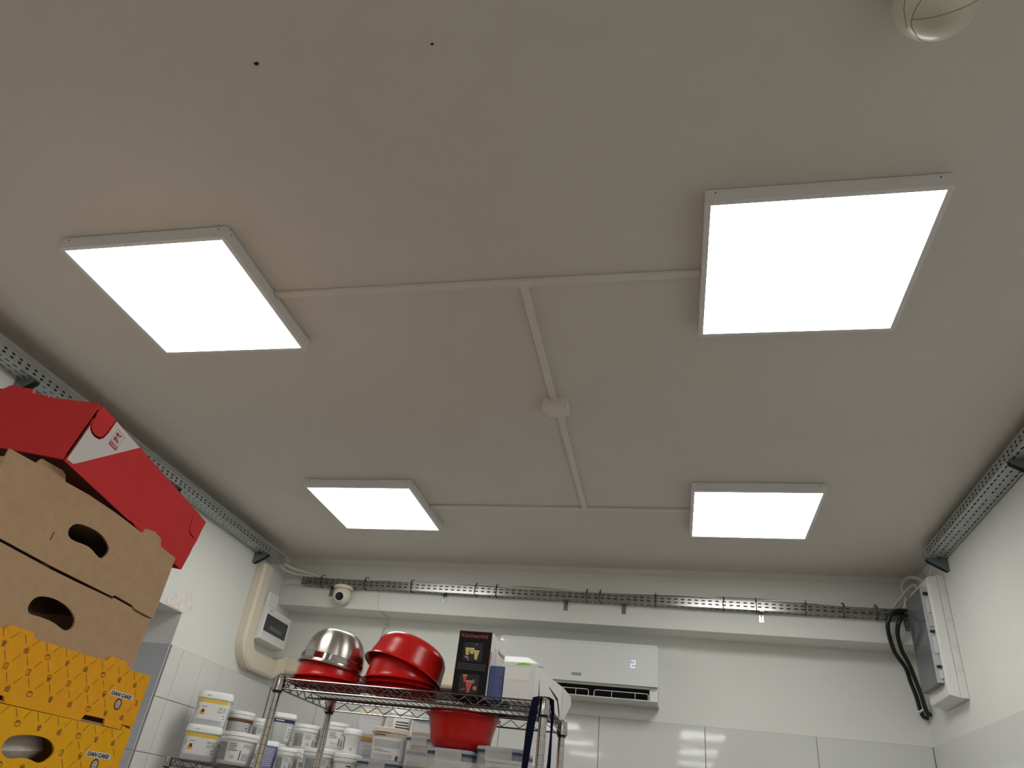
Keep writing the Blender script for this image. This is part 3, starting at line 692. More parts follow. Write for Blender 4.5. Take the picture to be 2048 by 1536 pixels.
b1 = [(1.121, 1.906), (1.191, 1.905), (1.362, 1.898), (1.572, 1.894), (1.577, 1.899), (1.651, 1.895), (1.66, 1.890), (1.746, 1.886), (1.746, 2.055), (1.671, 2.061), (1.662, 2.079), (1.63, 2.087), (1.59, 2.081), (1.585, 2.066), (1.466, 2.075), (1.367, 2.078), (1.288, 2.075), (1.280, 2.088), (1.267, 2.094), (1.204, 2.091), (1.196, 2.076), (1.121, 2.073)]
h1 = hole([(1.356, 1.985), (1.368, 2.004), (1.404, 2.012), (1.457, 2.011), (1.498, 1.991), (1.491, 1.965), (1.473, 1.962), (1.433, 1.972), (1.372, 1.969)])
r1, f1 = carton('cardboard_carton', 'plain brown cardboard carton directly under the red carton', XBR, 1.121, 1.746, 1.886, 2.073, b1, [h1], M['card'], M['card_in'], 2.012, near_top=2.055, lid=2.030)
b2 = [(1.115, 1.7455), (1.737, 1.7455), (1.737, 1.881), (1.66, 1.884), (1.651, 1.889), (1.577, 1.893), (1.572, 1.887), (1.362, 1.891), (1.191, 1.899), (1.115, 1.900)]
h2 = hole([(1.343, 1.808), (1.356, 1.829), (1.399, 1.838), (1.449, 1.833), (1.484, 1.816), (1.488, 1.795), (1.467, 1.785), (1.428, 1.792), (1.387, 1.793), (1.353, 1.792)])
r2, f2 = carton('cardboard_carton', 'plain brown cardboard carton standing on the yellow printed cartons', XBR, 1.115, 1.737, 1.7455, 1.880, b2, [h2], M['card'], M['card_in'], 1.875, lid=1.880)
for rr, zz in ((r1, 1.955), (r2, 1.78)):
    obj('paper_scrap', MB().rev((XBR - .06, 1.47, zz), [(.004, -.02), (.02, -.015), (.028, 0), (.016, .02), (.004, .026)], 9), M['card_in'], rr, smooth=True)
obj('flap_slot', MB().box(XBR - .001, XBR + .0004, 1.318, 1.322, 1.945, 1.966), M['card_edge'], r1)

def ypanel(zb, zt):
    top = [(1.811, zt + .002), (1.713, zt), (1.698, zt + .015), (1.64, zt + .015), (1.627, zt + .001), (1.39, zt - .003), (1.381, zt + .008), (1.314, zt + .007), (1.308, zt - .003), (1.21, zt - .003)]
    return top
y1o = [(1.21, 1.6165), (1.618, 1.6165), (1.628, 1.631), (1.699, 1.632), (1.705, 1.6175), (1.767, 1.6175), (1.767, 1.630), (1.770, 1.630), (1.7705, 1.6290), (1.811, 1.6295)] + ypanel(0, 1.751)
y1h = [[(1.300, 1.619), (1.387, 1.6185), (1.379, 1.629), (1.306, 1.629)]]
ry1, fy1_ = carton('printed_carton', 'upper yellow bakery carton printed with cakes and brown badge', XB, 1.21, 1.811, 1.6165, 1.748, y1o, y1h, M['yellow'], M['card_in'], 1.745, lid=1.745, near_top=1.745)
y2o = [(1.21, 1.478), (1.811, 1.478), (1.811, 1.62), (1.772, 1.6275), (1.7715, 1.6160), (1.21, 1.6145)]
y2h = hole([(1.430, 1.535), (1.439, 1.559), (1.486, 1.569), (1.541, 1.569), (1.572, 1.556), (1.577, 1.539), (1.551, 1.521), (1.505, 1.526), (1.457, 1.521)])
ry2, fy2_ = carton('printed_carton', 'lowest yellow bakery carton with a hand hole and brown badge', XB, 1.21, 1.811, 1.478, 1.612, y2o, [y2h], M['yellow2'], M['card_in'], 1.612, lid=1.612)
obj('paper_liner', MB().rev((0, 0, 0), [(.004, -.060), (.04, -.050), (.06, -.01), (.050, .03), (.02, .052), (.003, .056)], 16).xf(Matrix.Translation((XB - .085, 1.50, 1.545)) @ Matrix.Rotation(.10, 4, 'X') @ Matrix.Diagonal((1, 2.2, .8, 1))), M['paper'], ry2, smooth=True)
# lower cartons of the same stack, below the frame, carrying the visible ones
for k in range(3):
    z1_ = 1.4765 - .49 * k; z0_ = z1_ - .488
    if k == 2: z0_ = 0.001
    oo = [(1.21, z0_), (1.811, z0_), (1.811, z1_), (1.21, z1_)]
    carton('storage_carton', ['large brown carton just below the picture, carrying the yellow cartons', 'large brown carton in the middle of the stack below the picture', 'large brown carton standing on the floor under the stack'][k], XB, 1.21, 1.811, z0_, z1_, oo, [], M['card'], M['card_in'], z1_, lid=z1_)

# printed pattern
def strip(mb, pts, wd, o, u, v, wv, off=.0004, closed=False):
    o, u, v, wv = Vector(o), Vector(u), Vector(v), Vector(wv); n = len(pts); q = []
    for i in range(n):
        a = pts[i - 1] if (i > 0 or closed) else pts[i]; b = pts[(i + 1) % n] if (i < n - 1 or closed) else pts[i]
        dx, dy = b[0] - a[0], b[1] - a[1]; l = math.hypot(dx, dy) or 1; nx, ny = -dy / l * wd / 2, dx / l * wd / 2
        p = pts[i]
        for s_ in (-1, 1): q.append(o + u * (p[0] + s_ * nx) + v * (p[1] + s_ * ny) + wv * off)
    mb.add(q, [(2 * i, 2 * ((i + 1) % n), 2 * ((i + 1) % n) + 1, 2 * i + 1) for i in range(n if closed else n - 1)])
def el(a, b, n=14, cx=0, cy=0, t0=0, t1=2 * pi): return [(cx + a * math.cos(t0 + (t1 - t0) * k / n), cy + b * math.sin(t0 + (t1 - t0) * k / n)) for k in range(n + (0 if t1 - t0 > 6.2 else 1))]
s = .001
ICON = {
    'bread': ([(el(8.5 * s, 6 * s, 16), True)] + [([(x * s, 4.6 * s), ((x - 2) * s, .5 * s)], False) for x in (-3, 0, 3)], []),
    'cup': ([(el(5.5 * s, 4 * s, 8, 0, 2 * s, 0, pi) + [(-5.5 * s, 1.5 * s), (5.5 * s, 1.5 * s)], True), ([(-5 * s, 1.5 * s), (-3.6 * s, -6.5 * s), (3.6 * s, -6.5 * s), (5 * s, 1.5 * s)], True)], [[(-4.8 * s, 1.3 * s), (-3.4 * s, -6.3 * s), (3.4 * s, -6.3 * s), (4.8 * s, 1.3 * s)]]),
    'slice': ([([(-6 * s, -6.5 * s), (6 * s, -6.5 * s), (6 * s, 3 * s), (3 * s, 6.5 * s), (-6 * s, 1 * s)], True), ([(-6 * s, -1.5 * s), (6 * s, -1 * s)], False), ([(-6 * s, -4 * s), (6 * s, -4 * s)], False), ([(-6 * s, 1 * s), (6 * s, 2.5 * s)], False), ([(3 * s, 6.5 * s), (2.6 * s, 8.5 * s)], False)], []),
    'toast': ([([(-4.5 * s, -6.5 * s), (5.5 * s, -6.5 * s), (5.5 * s, 1 * s), (7 * s, 3.5 * s), (5 * s, 6 * s), (-4 * s, 6 * s), (-6 * s, 3.5 * s), (-4.5 * s, 1 * s)], True), ([(3 * s, -6.5 * s), (3 * s, 1 * s), (1.8 * s, 4 * s), (3.6 * s, 6 * s)], False)], []),
    'burger': ([(el(6 * s, 5 * s, 8, 0, 2 * s, 0, pi) + [(-6 * s, 1 * s), (6 * s, 1 * s)], True), ([(-6 * s, -4 * s), (6 * s, -4 * s), (5 * s, -7 * s), (-5 * s, -7 * s)], True), ([(-6 * s, -.5 * s), (0, -2.6 * s), (6 * s, -1 * s)], False)], [[(-6 * s, .6 * s), (-6 * s, -1.2 * s), (6 * s, -1.2 * s), (6 * s, .6 * s)]]),
    'cracker': ([([(-6 * s, -6.5 * s), (6 * s, -6.5 * s), (6 * s, 6.5 * s), (-6 * s, 6.5 * s)], True)] + [([(x * s - .001, y * s), (x * s + .001, y * s + .0008)], False) for x in (-3.3, 0, 3.3) for y in (-3.6, 0, 3.6)], []),
}
CYC = {0: ['slice', 'bread', 'cup'], 1: ['cracker', 'toast', 'burger']}
def pattern(rows, v_lo, v_hi, o, logo, skip, parent):
    dark, light = MB(), MB()
    pos = {}
    for ri, (v, u0, par, ph) in enumerate(rows):
        for k in range(-8, 4):
            u = u0 + .063 * k
            if not (1.225 < u < 1.803): continue
            if any(abs(u - a) < ra and abs(v - b) < rb for a, b, ra, rb in skip): continue
            pos[(ri, k)] = (u, v)
            kind = CYC[par][(k + ph) % 3]
            lines, fills = ICON[kind]
            if not (v_lo + .006 < v < v_hi - .006): continue
            for pts, cl in lines: strip(dark, [(u + a * .92, v + b * .92) for a, b in pts], .0013, o, UY, VZ, WX, closed=cl)
            for f in fills: obj('printed_fill', MB().plate([[(u + a * .92, v + b * .92) for a, b in f]], o, UY, VZ, WX, .0003), M['brownlight'], parent)
    def seg2(a, b):
        dx, dy = b[0] - a[0], b[1] - a[1]; l = math.hypot(dx, dy)
        p = [(a[0] + dx * t, a[1] + dy * t) for t in (.29, .71)]
        if all(v_lo < q[1] < v_hi and 1.214 < q[0] < 1.807 for q in p) and not any(abs(q[0] - A) < ra and abs(q[1] - B) < rb for A, B, ra, rb in skip for q in p): strip(dark, p, .0012, o, UY, VZ, WX)
    for ri, (v, u0, par, ph) in enumerate(rows[:-1]):
        v2, u2 = rows[ri + 1][0], rows[ri + 1][1]
        for k in range(-9, 5):
            a = (u0 + .063 * k, v)
            for b in ((u2 + .063 * k, v2), (u2 + .063 * (k + 1), v2)): seg2(a, b)
    obj('printed_lines', dark, M['brownprint'], parent)
def badge(uc, vt, parent):
    o = (XB, 0, 0)
    w2, hh = .044, .0135
    ring = [(uc - w2, vt - hh + .003), (uc - w2 + .003, vt - hh), (uc + w2 - .003, vt - hh), (uc + w2, vt - hh + .003), (uc + w2, vt - .003), (uc + w2 - .003, vt), (uc - w2 + .003, vt), (uc - w2, vt - .003)]
    b = obj('badge', MB().plate([ring], o, UY, VZ, WX, .0006), M['whiteprint'], parent)
    obj('lettering', text_mesh('DAN CAKE', (XB, uc - w2 + .004, vt - hh + .0022), UY, VZ, WX, .0092, 2 * w2 - .010, t=.0009, bold=.045, shear=.15), M['blackprint'], b)
    mc = (uc - .002, vt - hh - .0145)
    md = obj('medal', MB().plate([el(.0135, .0135, 24, *mc)], o, UY, VZ, WX, .0005), M['brownprint'], parent)
    obj('medal_face', MB().plate([el(.0095, .0095, 20, *mc)], o, UY, VZ, WX, .0008), M['whiteprint'], md)
    ring2 = MB()
    strip(ring2, el(.0075, .0075, 18, *mc), .0008, o, UY, VZ, WX, off=.0010, closed=True)
    strip(ring2, el(.0035, .0045, 10, mc[0] - .002, mc[1], .6, 5.6), .0012, o, UY, VZ, WX, off=.0010)
    strip(ring2, el(.0035, .0045, 10, mc[0] + .003, mc[1], 2.2, 6.9), .0012, o, UY, VZ, WX, off=.0010)
    obj('monogram', ring2, M['brownprint'], md)
pattern([(1.761, 1.669, 1, 2), (1.722, 1.635, 0, 1), (1.683, 1.601, 1, 1), (1.644, 1.567, 0, 0), (1.605, 1.533, 1, 0)], 1.617, 1.752, (XB, 0, 0), None, [(1.726, 1.683, .05, .016), (1.724, 1.667, .018, .02), (1.664, 1.622, .05, .012), (1.345, 1.622, .052, .012)], ry1)
badge(1.727, 1.6975, ry1)
pattern([(1.625, 1.602, 1, 1), (1.586, 1.569, 0, 0), (1.547, 1.537, 1, 0), (1.508, 1.505, 0, 2), (1.469, 1.472, 1, 2)], 1.480, 1.614, (XB, 0, 0), None, [(1.726, 1.547, .05, .016), (1.724, 1.531, .018, .02), (1.503, 1.545, .082, .031)], ry2)
badge(1.724, 1.5615, ry2)

# red carton lying askew on top
rA = Vector((-1.33, 1.224, 2.099)); ru = Vector((-.112, .9901, -.0844)).normalized(); rn = ru.cross(Vector((.0965, .0945, .991))).normalized(); rv = rn.cross(ru)
rc = thing('red_carton', 'red printed carton lying askew on top of the carton stack', 'box', rA)
Lr, Hr, Wr, tt = .61, .155, .39, .004
def thin_band(pts, wd):
    out, back = [], []
    n = len(pts)
    for i in range(n):
        a = pts[max(i - 1, 0)]; b = pts[min(i + 1, n - 1)]; dx, dy = b[0] - a[0], b[1] - a[1]; l = math.hypot(dx, dy)
        nx, ny = -dy / l * wd / 2, dx / l * wd / 2
        out.append((pts[i][0] + nx, pts[i][1] + ny)); back.append((pts[i][0] - nx, pts[i][1] - ny))
    return out + back[::-1]
ucut = [(.005, .118), (.006, .104), (.012, .095), (.024, .0905), (.040, .0905), (.053, .094), (.061, .103), (.0645, .118), (.0655, .1535)]
slit = [(.535, .1535), (.537, .132), (.546, .108), (.555, .098), (.566, .094), (.592, .093)]
outl = [(.004, 0), (.30, .0012), (.302, .003), (.33, .003), (.331, .001), (.46, .0), (Lr, 0), (Lr + .002, .05), (Lr, .07), (Lr + .003, .095), (Lr, .12), (Lr, Hr), (.004, Hr), (.004, .128), (.007, .126), (.007, .122)]
fpn = MB().plate([outl, thin_band(ucut, .0045), thin_band(slit, .0035)], rA - rn * tt, ru, rv, rn, tt)
obj('long_side', fpn, M['redcard'], rc)
obj('long_side', MB().plate([[(0, 0), (Lr, 0), (Lr, Hr), (0, Hr)]], rA - rn * Wr, ru, rv, rn, tt), M['redcard'], rc)
eo = [(-.004, 0), (-.004, Hr), (-.09, Hr - .003), (-.145, Hr - .006), (-.147, Hr - .001), (-.158, Hr - .003), (-.165, Hr - .001), (-.19, Hr - .002), (-.196, Hr + .010), (-.262, Hr + .010), (-.275, Hr - .003), (-Wr, Hr - .003), (-Wr, 0)]
obj('end_side', MB().plate([eo], rA, rn, rv, -ru, tt), M['redcard'], rc)
obj('end_side', MB().plate([[(-tt - .0003, 0), (-tt - .0003, Hr - .004), (-Wr + tt + .0003, Hr - .004), (-Wr + tt + .0003, 0)]], rA + ru * (Lr - tt), rn, rv, ru, tt), M['redcard'], rc)
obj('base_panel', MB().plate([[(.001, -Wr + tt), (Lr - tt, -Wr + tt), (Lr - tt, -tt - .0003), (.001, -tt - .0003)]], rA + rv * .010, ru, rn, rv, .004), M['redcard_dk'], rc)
obj('lid_panel', MB().plate([[(.001, -Wr + tt), (Lr - tt, -Wr + tt), (Lr - tt, -tt - .0003), (.001, -tt - .0003)]], rA + rv * (Hr - .014), ru, rn, rv, .004), M['card_in'], rc)
obj('corner_slot', MB().plate([thin_band([(.0015, .012), (.001, .05), (.0015, .09)], .003)], rA, ru, rv, rn, .0005), M['redcard_dk'], rc)
# white printed wedge with the store logo, leaving the tab red
uu = [(.0015 + a - .0022, b) for a, b in ucut]
wedge = [(.0055, .006), (.030, .0075), (.187, Hr - .001), (.0685, Hr - .001)] + [(.0675, .118), (.0635, .1015), (.0545, .0915), (.041, .0875), (.023, .0875), (.010, .0925), (.0055, .099)]
obj('white_wedge', MB().plate([wedge], rA, ru, rv, rn, .0004), M['whiteprint'], rc)
lg = MB()
def lpoly(mb, pts): mb.plate([pts], rA, ru, rv, rn, .0008)
fr_ = [(.0855, .1125), (.1190, .1125), (.1185, .1428), (.0850, .1428)]
frm = MB(); strip(frm, fr_, .0011, rA, ru, rv, rn, off=.0008, closed=True)
lpoly(frm, [(.0905, .1292), (.1008, .1292), (.1005, .1372), (.0902, .1372)]); lpoly(frm, [(.0908, .1174), (.1010, .1174), (.1009, .1260), (.0906, .1260)])
lpoly(frm, [(.1035, .1292), (.1125, .1380), (.1025, .1372)]); lpoly(frm, [(.1035, .1265), (.1030, .1174), (.1140, .1174)])
lpoly(frm, [(.0862, .1010), (.1200, .1010), (.1196, .1104), (.0860, .1104)])
lo = obj('store_logo', frm, M['redprint'], rc)
obj('lettering', text_mesh('CLASSIC', rA + ru * .0880 + rv * .1032, ru, rv, rn, .0052, .0295, t=.0012, bold=.02), M['whiteprint'], lo)

# ------------------------------------------------------------------ wire racks
def rack(name, label, x0, y0, W, Dp, levels, ztop, post_r=.0127):
    r = thing(name, label, 'shelf', (x0 + W / 2, y0 + Dp / 2, 0))
    # post with ring grooves
    prof = [(post_r, 0)]; z = .03
    while z < ztop - .01:
        prof += [(post_r, z), (post_r - .0011, z + .0006), (post_r - .0011, z + .0016), (post_r, z + .0022)]; z += .0254
    prof += [(post_r, ztop - .002), (post_r - .002, ztop)]
    pm = MB().rev((0, 0, 0), prof, 14)
    first = None; posts = [(x0, y0), (x0 + W, y0), (x0, y0 + Dp), (x0 + W, y0 + Dp)]
    for x, y in posts:
        if first is None:
            first = obj('post', pm, M['chrome_post'], r, smooth=True, loc=(x, y, 0), local=True, autosmooth=30); p = first
        else:
            p = first.copy(); COL.objects.link(p); p.parent = r; p.location = Vector((x, y, 0)) - ORG[r.name]; ORG[p.name] = Vector((x, y, 0))
    fc = None
    for zd in levels:
        cm = MB().rev((0, 0, 0), [(.0165, .004), (.0175, .003), (.0205, -.038), (.0205, -.041), (.0145, -.043)], 20)
        for x, y in posts:
            if fc is None: fc = obj('collar', cm, M['chrome'], r, smooth=True, loc=(x, y, zd), local=True); c_ = fc
            else:
                c_ = fc.copy(); COL.objects.link(c_); c_.parent = r; c_.location = Vector((x, y, zd)) - ORG[r.name]
            sl = MB()
        for x, y in posts:
            obj('sleeve_ring', MB().rev((x, y, zd - .0475), [(.0155, 0), (.0155, .0045)], 14), M['black'], r)
        zt, zb = zd - .003, zd - .034
        e = .017
        for y in (y0, y0 + Dp):
            obj('rail', MB().tube([(x0 + e, y, zt), (x0 + W - e, y, zt)], .0027, 8), M['rail'], r, smooth=True)
            obj('rail', MB().tube([(x0 + e, y, zb), (x0 + W - e, y, zb)], .0027, 8), M['rail'], r, smooth=True)
            n = int((W - .05) / .031); q = []
            for k in range(n + 1): q.append((x0 + .025 + (W - .05) * k / n, y, zt - .005 if k % 2 else zb + .003))
            obj('zigzag', MB().tube(q, .0020, 6), M['rail'], r)
        for x in (x0, x0 + W):
            obj('rail', MB().tube([(x, y0 + e, zt), (x, y0 + Dp - e, zt)], .0027, 8), M['rail'], r, smooth=True)
            obj('rail', MB().tube([(x, y0 + e, zb), (x, y0 + Dp - e, zb)], .0027, 8), M['rail'], r, smooth=True)
            n = int((Dp - .05) / .031); q = []
            for k in range(n + 1): q.append((x, y0 + .025 + (Dp - .05) * k / n, zt - .005 if k % 2 else zb + .003))
            obj('zigzag', MB().tube(q, .0020, 6), M['rail'], r)
        mb = MB(); n = int((W - .04) / .0225)
        for k in range(n + 1):
            x = x0 + .02 + (W - .04) * k / n
            mb.tube([(x, y0 - .001, zt + .0015), (x, y0 + Dp + .001, zt + .0015)], .0016, 5)
        obj('wire_deck', mb, M['rail'], r, kind='stuff')
        for f in (.25, .5, .75):
            y = y0 + Dp * f
            obj('cross_wire', MB().tube([(x0 + .002, y, zt - .0035), (x0 + W - .002, y, zt - .0035)], .0030, 6), M['rail'], r, smooth=True)
            if f == .5: obj('cross_wire', MB().tube([(x0 + .002, y, zb + .008), (x0 + W - .002, y, zb + .008)], .0030, 6), M['rail'], r, smooth=True)
    return r
SZ = 1.858
rack('wire_rack', 'chrome wire shelving rack carrying the red and steel bowls', -1.268, 2.330, .885, .430, [SZ, 1.545, .95, .20], 1.866)
BZ = 1.646
rack('wire_rack', 'wire rack behind the front rack, filled with white tubs', -2.487, 3.665, 1.455, .45, [BZ - .001, 1.0, .25], 1.648)

# ------------------------------------------------------------------ bowls
def bowl_prof(R, H, rb, flange, t=.002, rc=None):
    """open side at z=0, closed base at z=H (inverted bowl); rc gives straight conical walls, else a rounded dome"""
    out = [(R + flange, .000), (R + flange + .0006, .0012), (R + flange * .55, .0042), (R + flange * .18, .0075), (R, .012)]
    def rad(q):
        if rc is None:
            return rb + (R - rb) * (1 - q ** 2.4) ** (1 / 1.6)
        if q < .5: return R + (rc - R) * q
        tq = (q - .5) / .5; r6 = R + (rc - R) * .5
        return rb + (r6 - rb) * math.sqrt(max(0, 1 - tq ** 2.2))
    for k in range(1, 13):
        q = 1 - (1 - k / 12) ** 1.5
        out.append((rad(q), .012 + (H - .012) * q))
    out.append((rb * .9, H))
    ins = [(rb * .9 - t, H - t)] + [(r_ - t, min(z, H - t)) for r_, z in out[:-1][::-1] if z > .010] + [(R + flange * .5 - t, .0035), (R + flange - t, .0004)]
    return out, ins
def bowl(name, label, c, R, H, rb, flange, m, mtx=None, extra=None, group=None, upright=False, rc=None):
    r = thing(name, label, 'bowl', c, group)
    out, ins = bowl_prof(R, H, rb, flange, rc=rc)
    base = Matrix.Translation(c) @ (mtx or Matrix.Identity(4))
    if upright: base = base @ Matrix.Scale(-1, 4, (0, 0, 1))
    mb = MB(); n = 48
    prof = [(.001, H)] + out[::-1] + ins[::-1]
    prof = [(.001, H)] + [(r_, z) for r_, z in out[::-1]] + [(r_, z) for r_, z in ins[::-1]] + [(.001, H - .002)]
    mb.rev((0, 0, 0), prof, n, False, False)
    if not upright: mb.f = [f[::-1] for f in mb.f]
    mb.xf(base)
    obj('bowl_shell', mb, m, r, smooth=True, autosmooth=50)
    if extra:
        for nm, pr, mm in extra:
            obj(nm, MB().rev((0, 0, 0), pr, n, False, False).xf(base), mm, r, smooth=True)
    return r
z0 = SZ + .002
# left pile: two red bowls nested upside down with a steel bowl on top
g1 = 'upturned bowls in the left pile'; g2 = 'upturned red bowls in the right pile'
c1 = (-1.158, 2.452)
bowl('mixing_bowl', 'red bowl at the bottom of left pile, only its rim showing', (c1[0], c1[1], z0), .1105, .078, .055, .016, M['red'], group=g1, rc=.094)
bowl('mixing_bowl', 'upturned red bowl gripped under the steel bowl', (c1[0], c1[1], z0 + .0135), .1140, .082, .058, .013, M['red'], group=g1, rc=.097)
tl = Matrix.Rotation(math.radians(6.0), 4, 'Y') @ Matrix.Rotation(math.radians(-2), 4, 'X')
bowl('steel_bowl', 'shiny steel mixing bowl upturned on top of left pile', (c1[0] + .0, c1[1] - .004, z0 + .056), .1095, .124, .048, .006, M['brushed'], tl,
     extra=[('rim_band', [(.1096, .012), (.1106, .013), (.1104, .030), (.1086, .032)], M['chrome'])], group=g1)
c2 = (-.902, 2.470)
bowl('mixing_bowl', 'red bowl at the very bottom of the right pile', (c2[0], c2[1], z0), .1150, .086, .060, .021, M['red'], group=g2, rc=.098)
bowl('mixing_bowl', 'second red bowl from the bottom of the right pile', (c2[0], c2[1], z0 + .0155), .1180, .088, .062, .017, M['red'], group=g2, rc=.101)
bowl('mixing_bowl', 'third red bowl from the bottom of the right pile', (c2[0], c2[1], z0 + .031), .1210, .090, .064, .013, M['red'], group=g2, rc=.104)
ax = Vector((.68, -.73, 0)).normalized()
tb = Matrix.Rotation(math.radians(-19), 4, ax)
bowl('mixing_bowl', 'large red bowl tilted over the top of the right pile', (c2[0] - .001, c2[1] + .008, z0 + .063), .136, .110, .070, .010, M['red'], tb, group=g2, rc=.118)

# ------------------------------------------------------------------ boxes and things on the top shelf
zs = SZ + .0012
ka = thing('blender_carton', 'tall black kitchen appliance carton beside the red bowls', 'box', (-.637, 2.475, zs))
kx0, kx1, ky0, ky1, kz1 = -.695, -.583, 2.385, 2.612, 2.061
mb = MB().box(kx0, kx1, ky0, ky1, zs, kz1); obj('carton_body', mb, M['blackcard'], ka)
obj('white_side', MB().box(kx1 + .0001, kx1 + .0006, ky0 + .001, ky1, zs, kz1 - .0005), M['whitecard'], ka)
obj('worn_edge', MB().box(kx0, kx1, ky0 - .0004, ky0 + .002, kz1 - .0003, kz1 + .0012), M['card_in'], ka)
FX, FZ, FN = (1, 0, 0), (0, 0, 1), (0, -1, 0)
ko = (0, ky0, 0)
obj('lettering', text_mesh('KitchenAid', (-.687, ky0, 2.0405), FX, FZ, FN, .0125, .090, t=.0004, bold=.03), M['logo_red'], ka)
for zlo, zhi, sh in ((1.966, 2.025, 0), (1.869, 1.926, 1)):
    pp = obj('photo_panel', MB().plate([[(-.671, zlo), (-.612, zlo), (-.609, zlo + .003), (-.609, zhi - .003), (-.612, zhi), (-.671, zhi), (-.674, zhi - .003), (-.674, zlo + .003)]], ko, FX, FZ, FN, .0003), M['panelprint'], ka)
    def glass(xc, z0_, w0, w1, h, m, m2):
        obj('printed_glass', MB().plate([[(xc - w0, z0_), (xc + w0, z0_), (xc + w1, z0_ + h), (xc - w1, z0_ + h)]], ko, FX, FZ, FN, .0006), m, pp)
        obj('printed_rim', MB().plate([[(xc - w1, z0_ + h), (xc + w1, z0_ + h), (xc + w1 + .0004, z0_ + h + .003), (xc - w1 - .0004, z0_ + h + .003)]], ko, FX, FZ, FN, .0007), m2, pp)
    if sh == 0:
        glass(-.645, 1.989, .0055, .0075, .016, M['lemon'], M['lemon2']); glass(-.660, 1.984, .004, .0075, .021, M['lemon'], M['lemon2']); glass(-.629, 1.972, .004, .009, .026, M['lemon'], M['lemon2'])
        tw = MB(); strip(tw, [(-.667, 1.980), (-.66, 1.977), (-.654, 1.979)], .002, ko, FX, FZ, FN, off=.0006); strip(tw, [(-.657, 1.978), (-.654, 1.968)], .0014, ko, FX, FZ, FN, off=.0006); strip(tw, [(-.633, 2.018), (-.632, 2.022)], .002, ko, FX, FZ, FN, off=.0006)
        obj('printed_garnish', tw, M['whitecard'], pp)
    else:
        glass(-.657, 1.900, .001, .007, .021, M['berry'], M['berry2']); glass(-.641, 1.870, .003, .0115, .034, M['berry'], M['berry2'])
        obj('printed_fruit', MB().plate([el(.006, .006, 16, -.620, 1.885)], ko, FX, FZ, FN, .0007), M['berry2'], pp)
        obj('printed_fruit', MB().plate([el(.0042, .0042, 14, -.620, 1.885)], ko, FX, FZ, FN, .0009), M['berry'], pp)
        tw = MB(); strip(tw, el(.0035, .005, 10, -.627, 1.905), .0011, ko, FX, FZ, FN, off=.0008, closed=True); strip(tw, [(-.664, 1.878), (-.66, 1.879)], .002, ko, FX, FZ, FN, off=.0006); strip(tw, [(-.656, 1.881), (-.654, 1.879)], .002, ko, FX, FZ, FN, off=.0006)
        obj('printed_garnish', tw, M['whitecard'], pp)
ln = MB()
for k in range(4):
    strip(ln, [(-.688, 1.9585 - .0055 * k), (-.592, 1.9565 - .0055 * k)], .0016, ko, FX, FZ, FN, off=.0003)
obj('printed_text_lines', ln, M['greyprint'], ka)
so = (kx1 + .0006, 0, 0)
obj('side_lettering', text_mesh('KitchenAid', (kx1 + .0006, 2.495, 2.018), UY, VZ, WX, .016, .102, t=.0003, bold=.02), M['logo_red'], ka)
ap = obj('printed_appliance', MB().plate([el(.032, .052, 24, 2.452, 1.975)], so, UY, VZ, WX, .0003), M['label_grey2'], ka)
obj('printed_appliance', MB().plate([el(.020, .045, 20, 2.446, 1.975)], so, UY, VZ, WX, .0005), M['lilacwhite'], ka)
obj('printed_glass', MB().plate([[(2.388, 1.95), (2.397, 1.95), (2.408, 1.99), (2.405, 2.0), (2.388, 2.004)]], so, UY, VZ, WX, .0003), M['berry'], ka)
ln = MB()
for zz in (2.008, 1.993, 1.977, 1.970): strip(ln, [(2.535, zz), (2.60, zz)], .0015, so, UY, VZ, WX, off=.0003)
obj('printed_text_lines', ln, M['greyprint'], ka)

# slim blue carton leaning beside the black one
bb = thing('slim_carton', 'slim slate blue carton between black carton and white carton', 'box', (-.555, 2.48, zs))
obj('carton_body', MB().hexa([(-.5805, 2.402, zs), (-.5345, 2.402, zs), (-.5345, 2.56, zs), (-.5805, 2.60, zs), (-.5795, 2.402, 1.961), (-.5335, 2.402, 1.961), (-.5335, 2.56, 1.961), (-.5795, 2.60, 1.961)]), M['bluecard'], bb, bevel=.001)
for z in (1.925, 1.893):
    obj('print_mark', MB().box(-.545, -.540, 2.4008, 2.4016, z, z + .004), M['navy'], bb)
# white carton with its end flap sprung open
wc = thing('white_carton', 'white carton with sprung end flaps at right end of top shelf', 'box', (-.47, 2.58, zs))
th = math.radians(-7.3); e1 = Vector((math.cos(th), math.sin(th), 0)); e2 = Vector((-math.sin(th), math.cos(th), 0)); wo = Vector((-.5305, 2.398, zs))
Wc, Lc, Hc, tk = .104, .345, .108, .002
def wp(a, b, c): return wo + e1 * a + e2 * b + Vector((0, 0, c))
def wbox(a0, a1, b0, b1, c0, c1): return MB().hexa([wp(a0, b0, c0), wp(a1, b0, c0), wp(a1, b1, c0), wp(a0, b1, c0), wp(a0, b0, c1), wp(a1, b0, c1), wp(a1, b1, c1), wp(a0, b1, c1)])
obj('front_panel', wbox(0, Wc, 0, tk, 0, Hc), M['whitecard'], wc)
obj('front_tape', wbox(.0, Wc - .02, -.0004, -.0001, .062, .100), M['label'], wc)
obj('left_panel', wbox(0, tk, tk, Lc, 0, Hc), M['whitecard'], wc)
obj('back_panel', wbox(tk, Wc - tk, Lc - tk, Lc, 0, Hc), M['whitecard'], wc)
obj('bottom_panel', wbox(tk, Wc - tk, tk, Lc - tk, 0, tk), M['whitecard'], wc)
obj('top_panel', wbox(tk, Wc - tk, tk, Lc - tk, Hc - tk, Hc), M['whitecard'], wc)
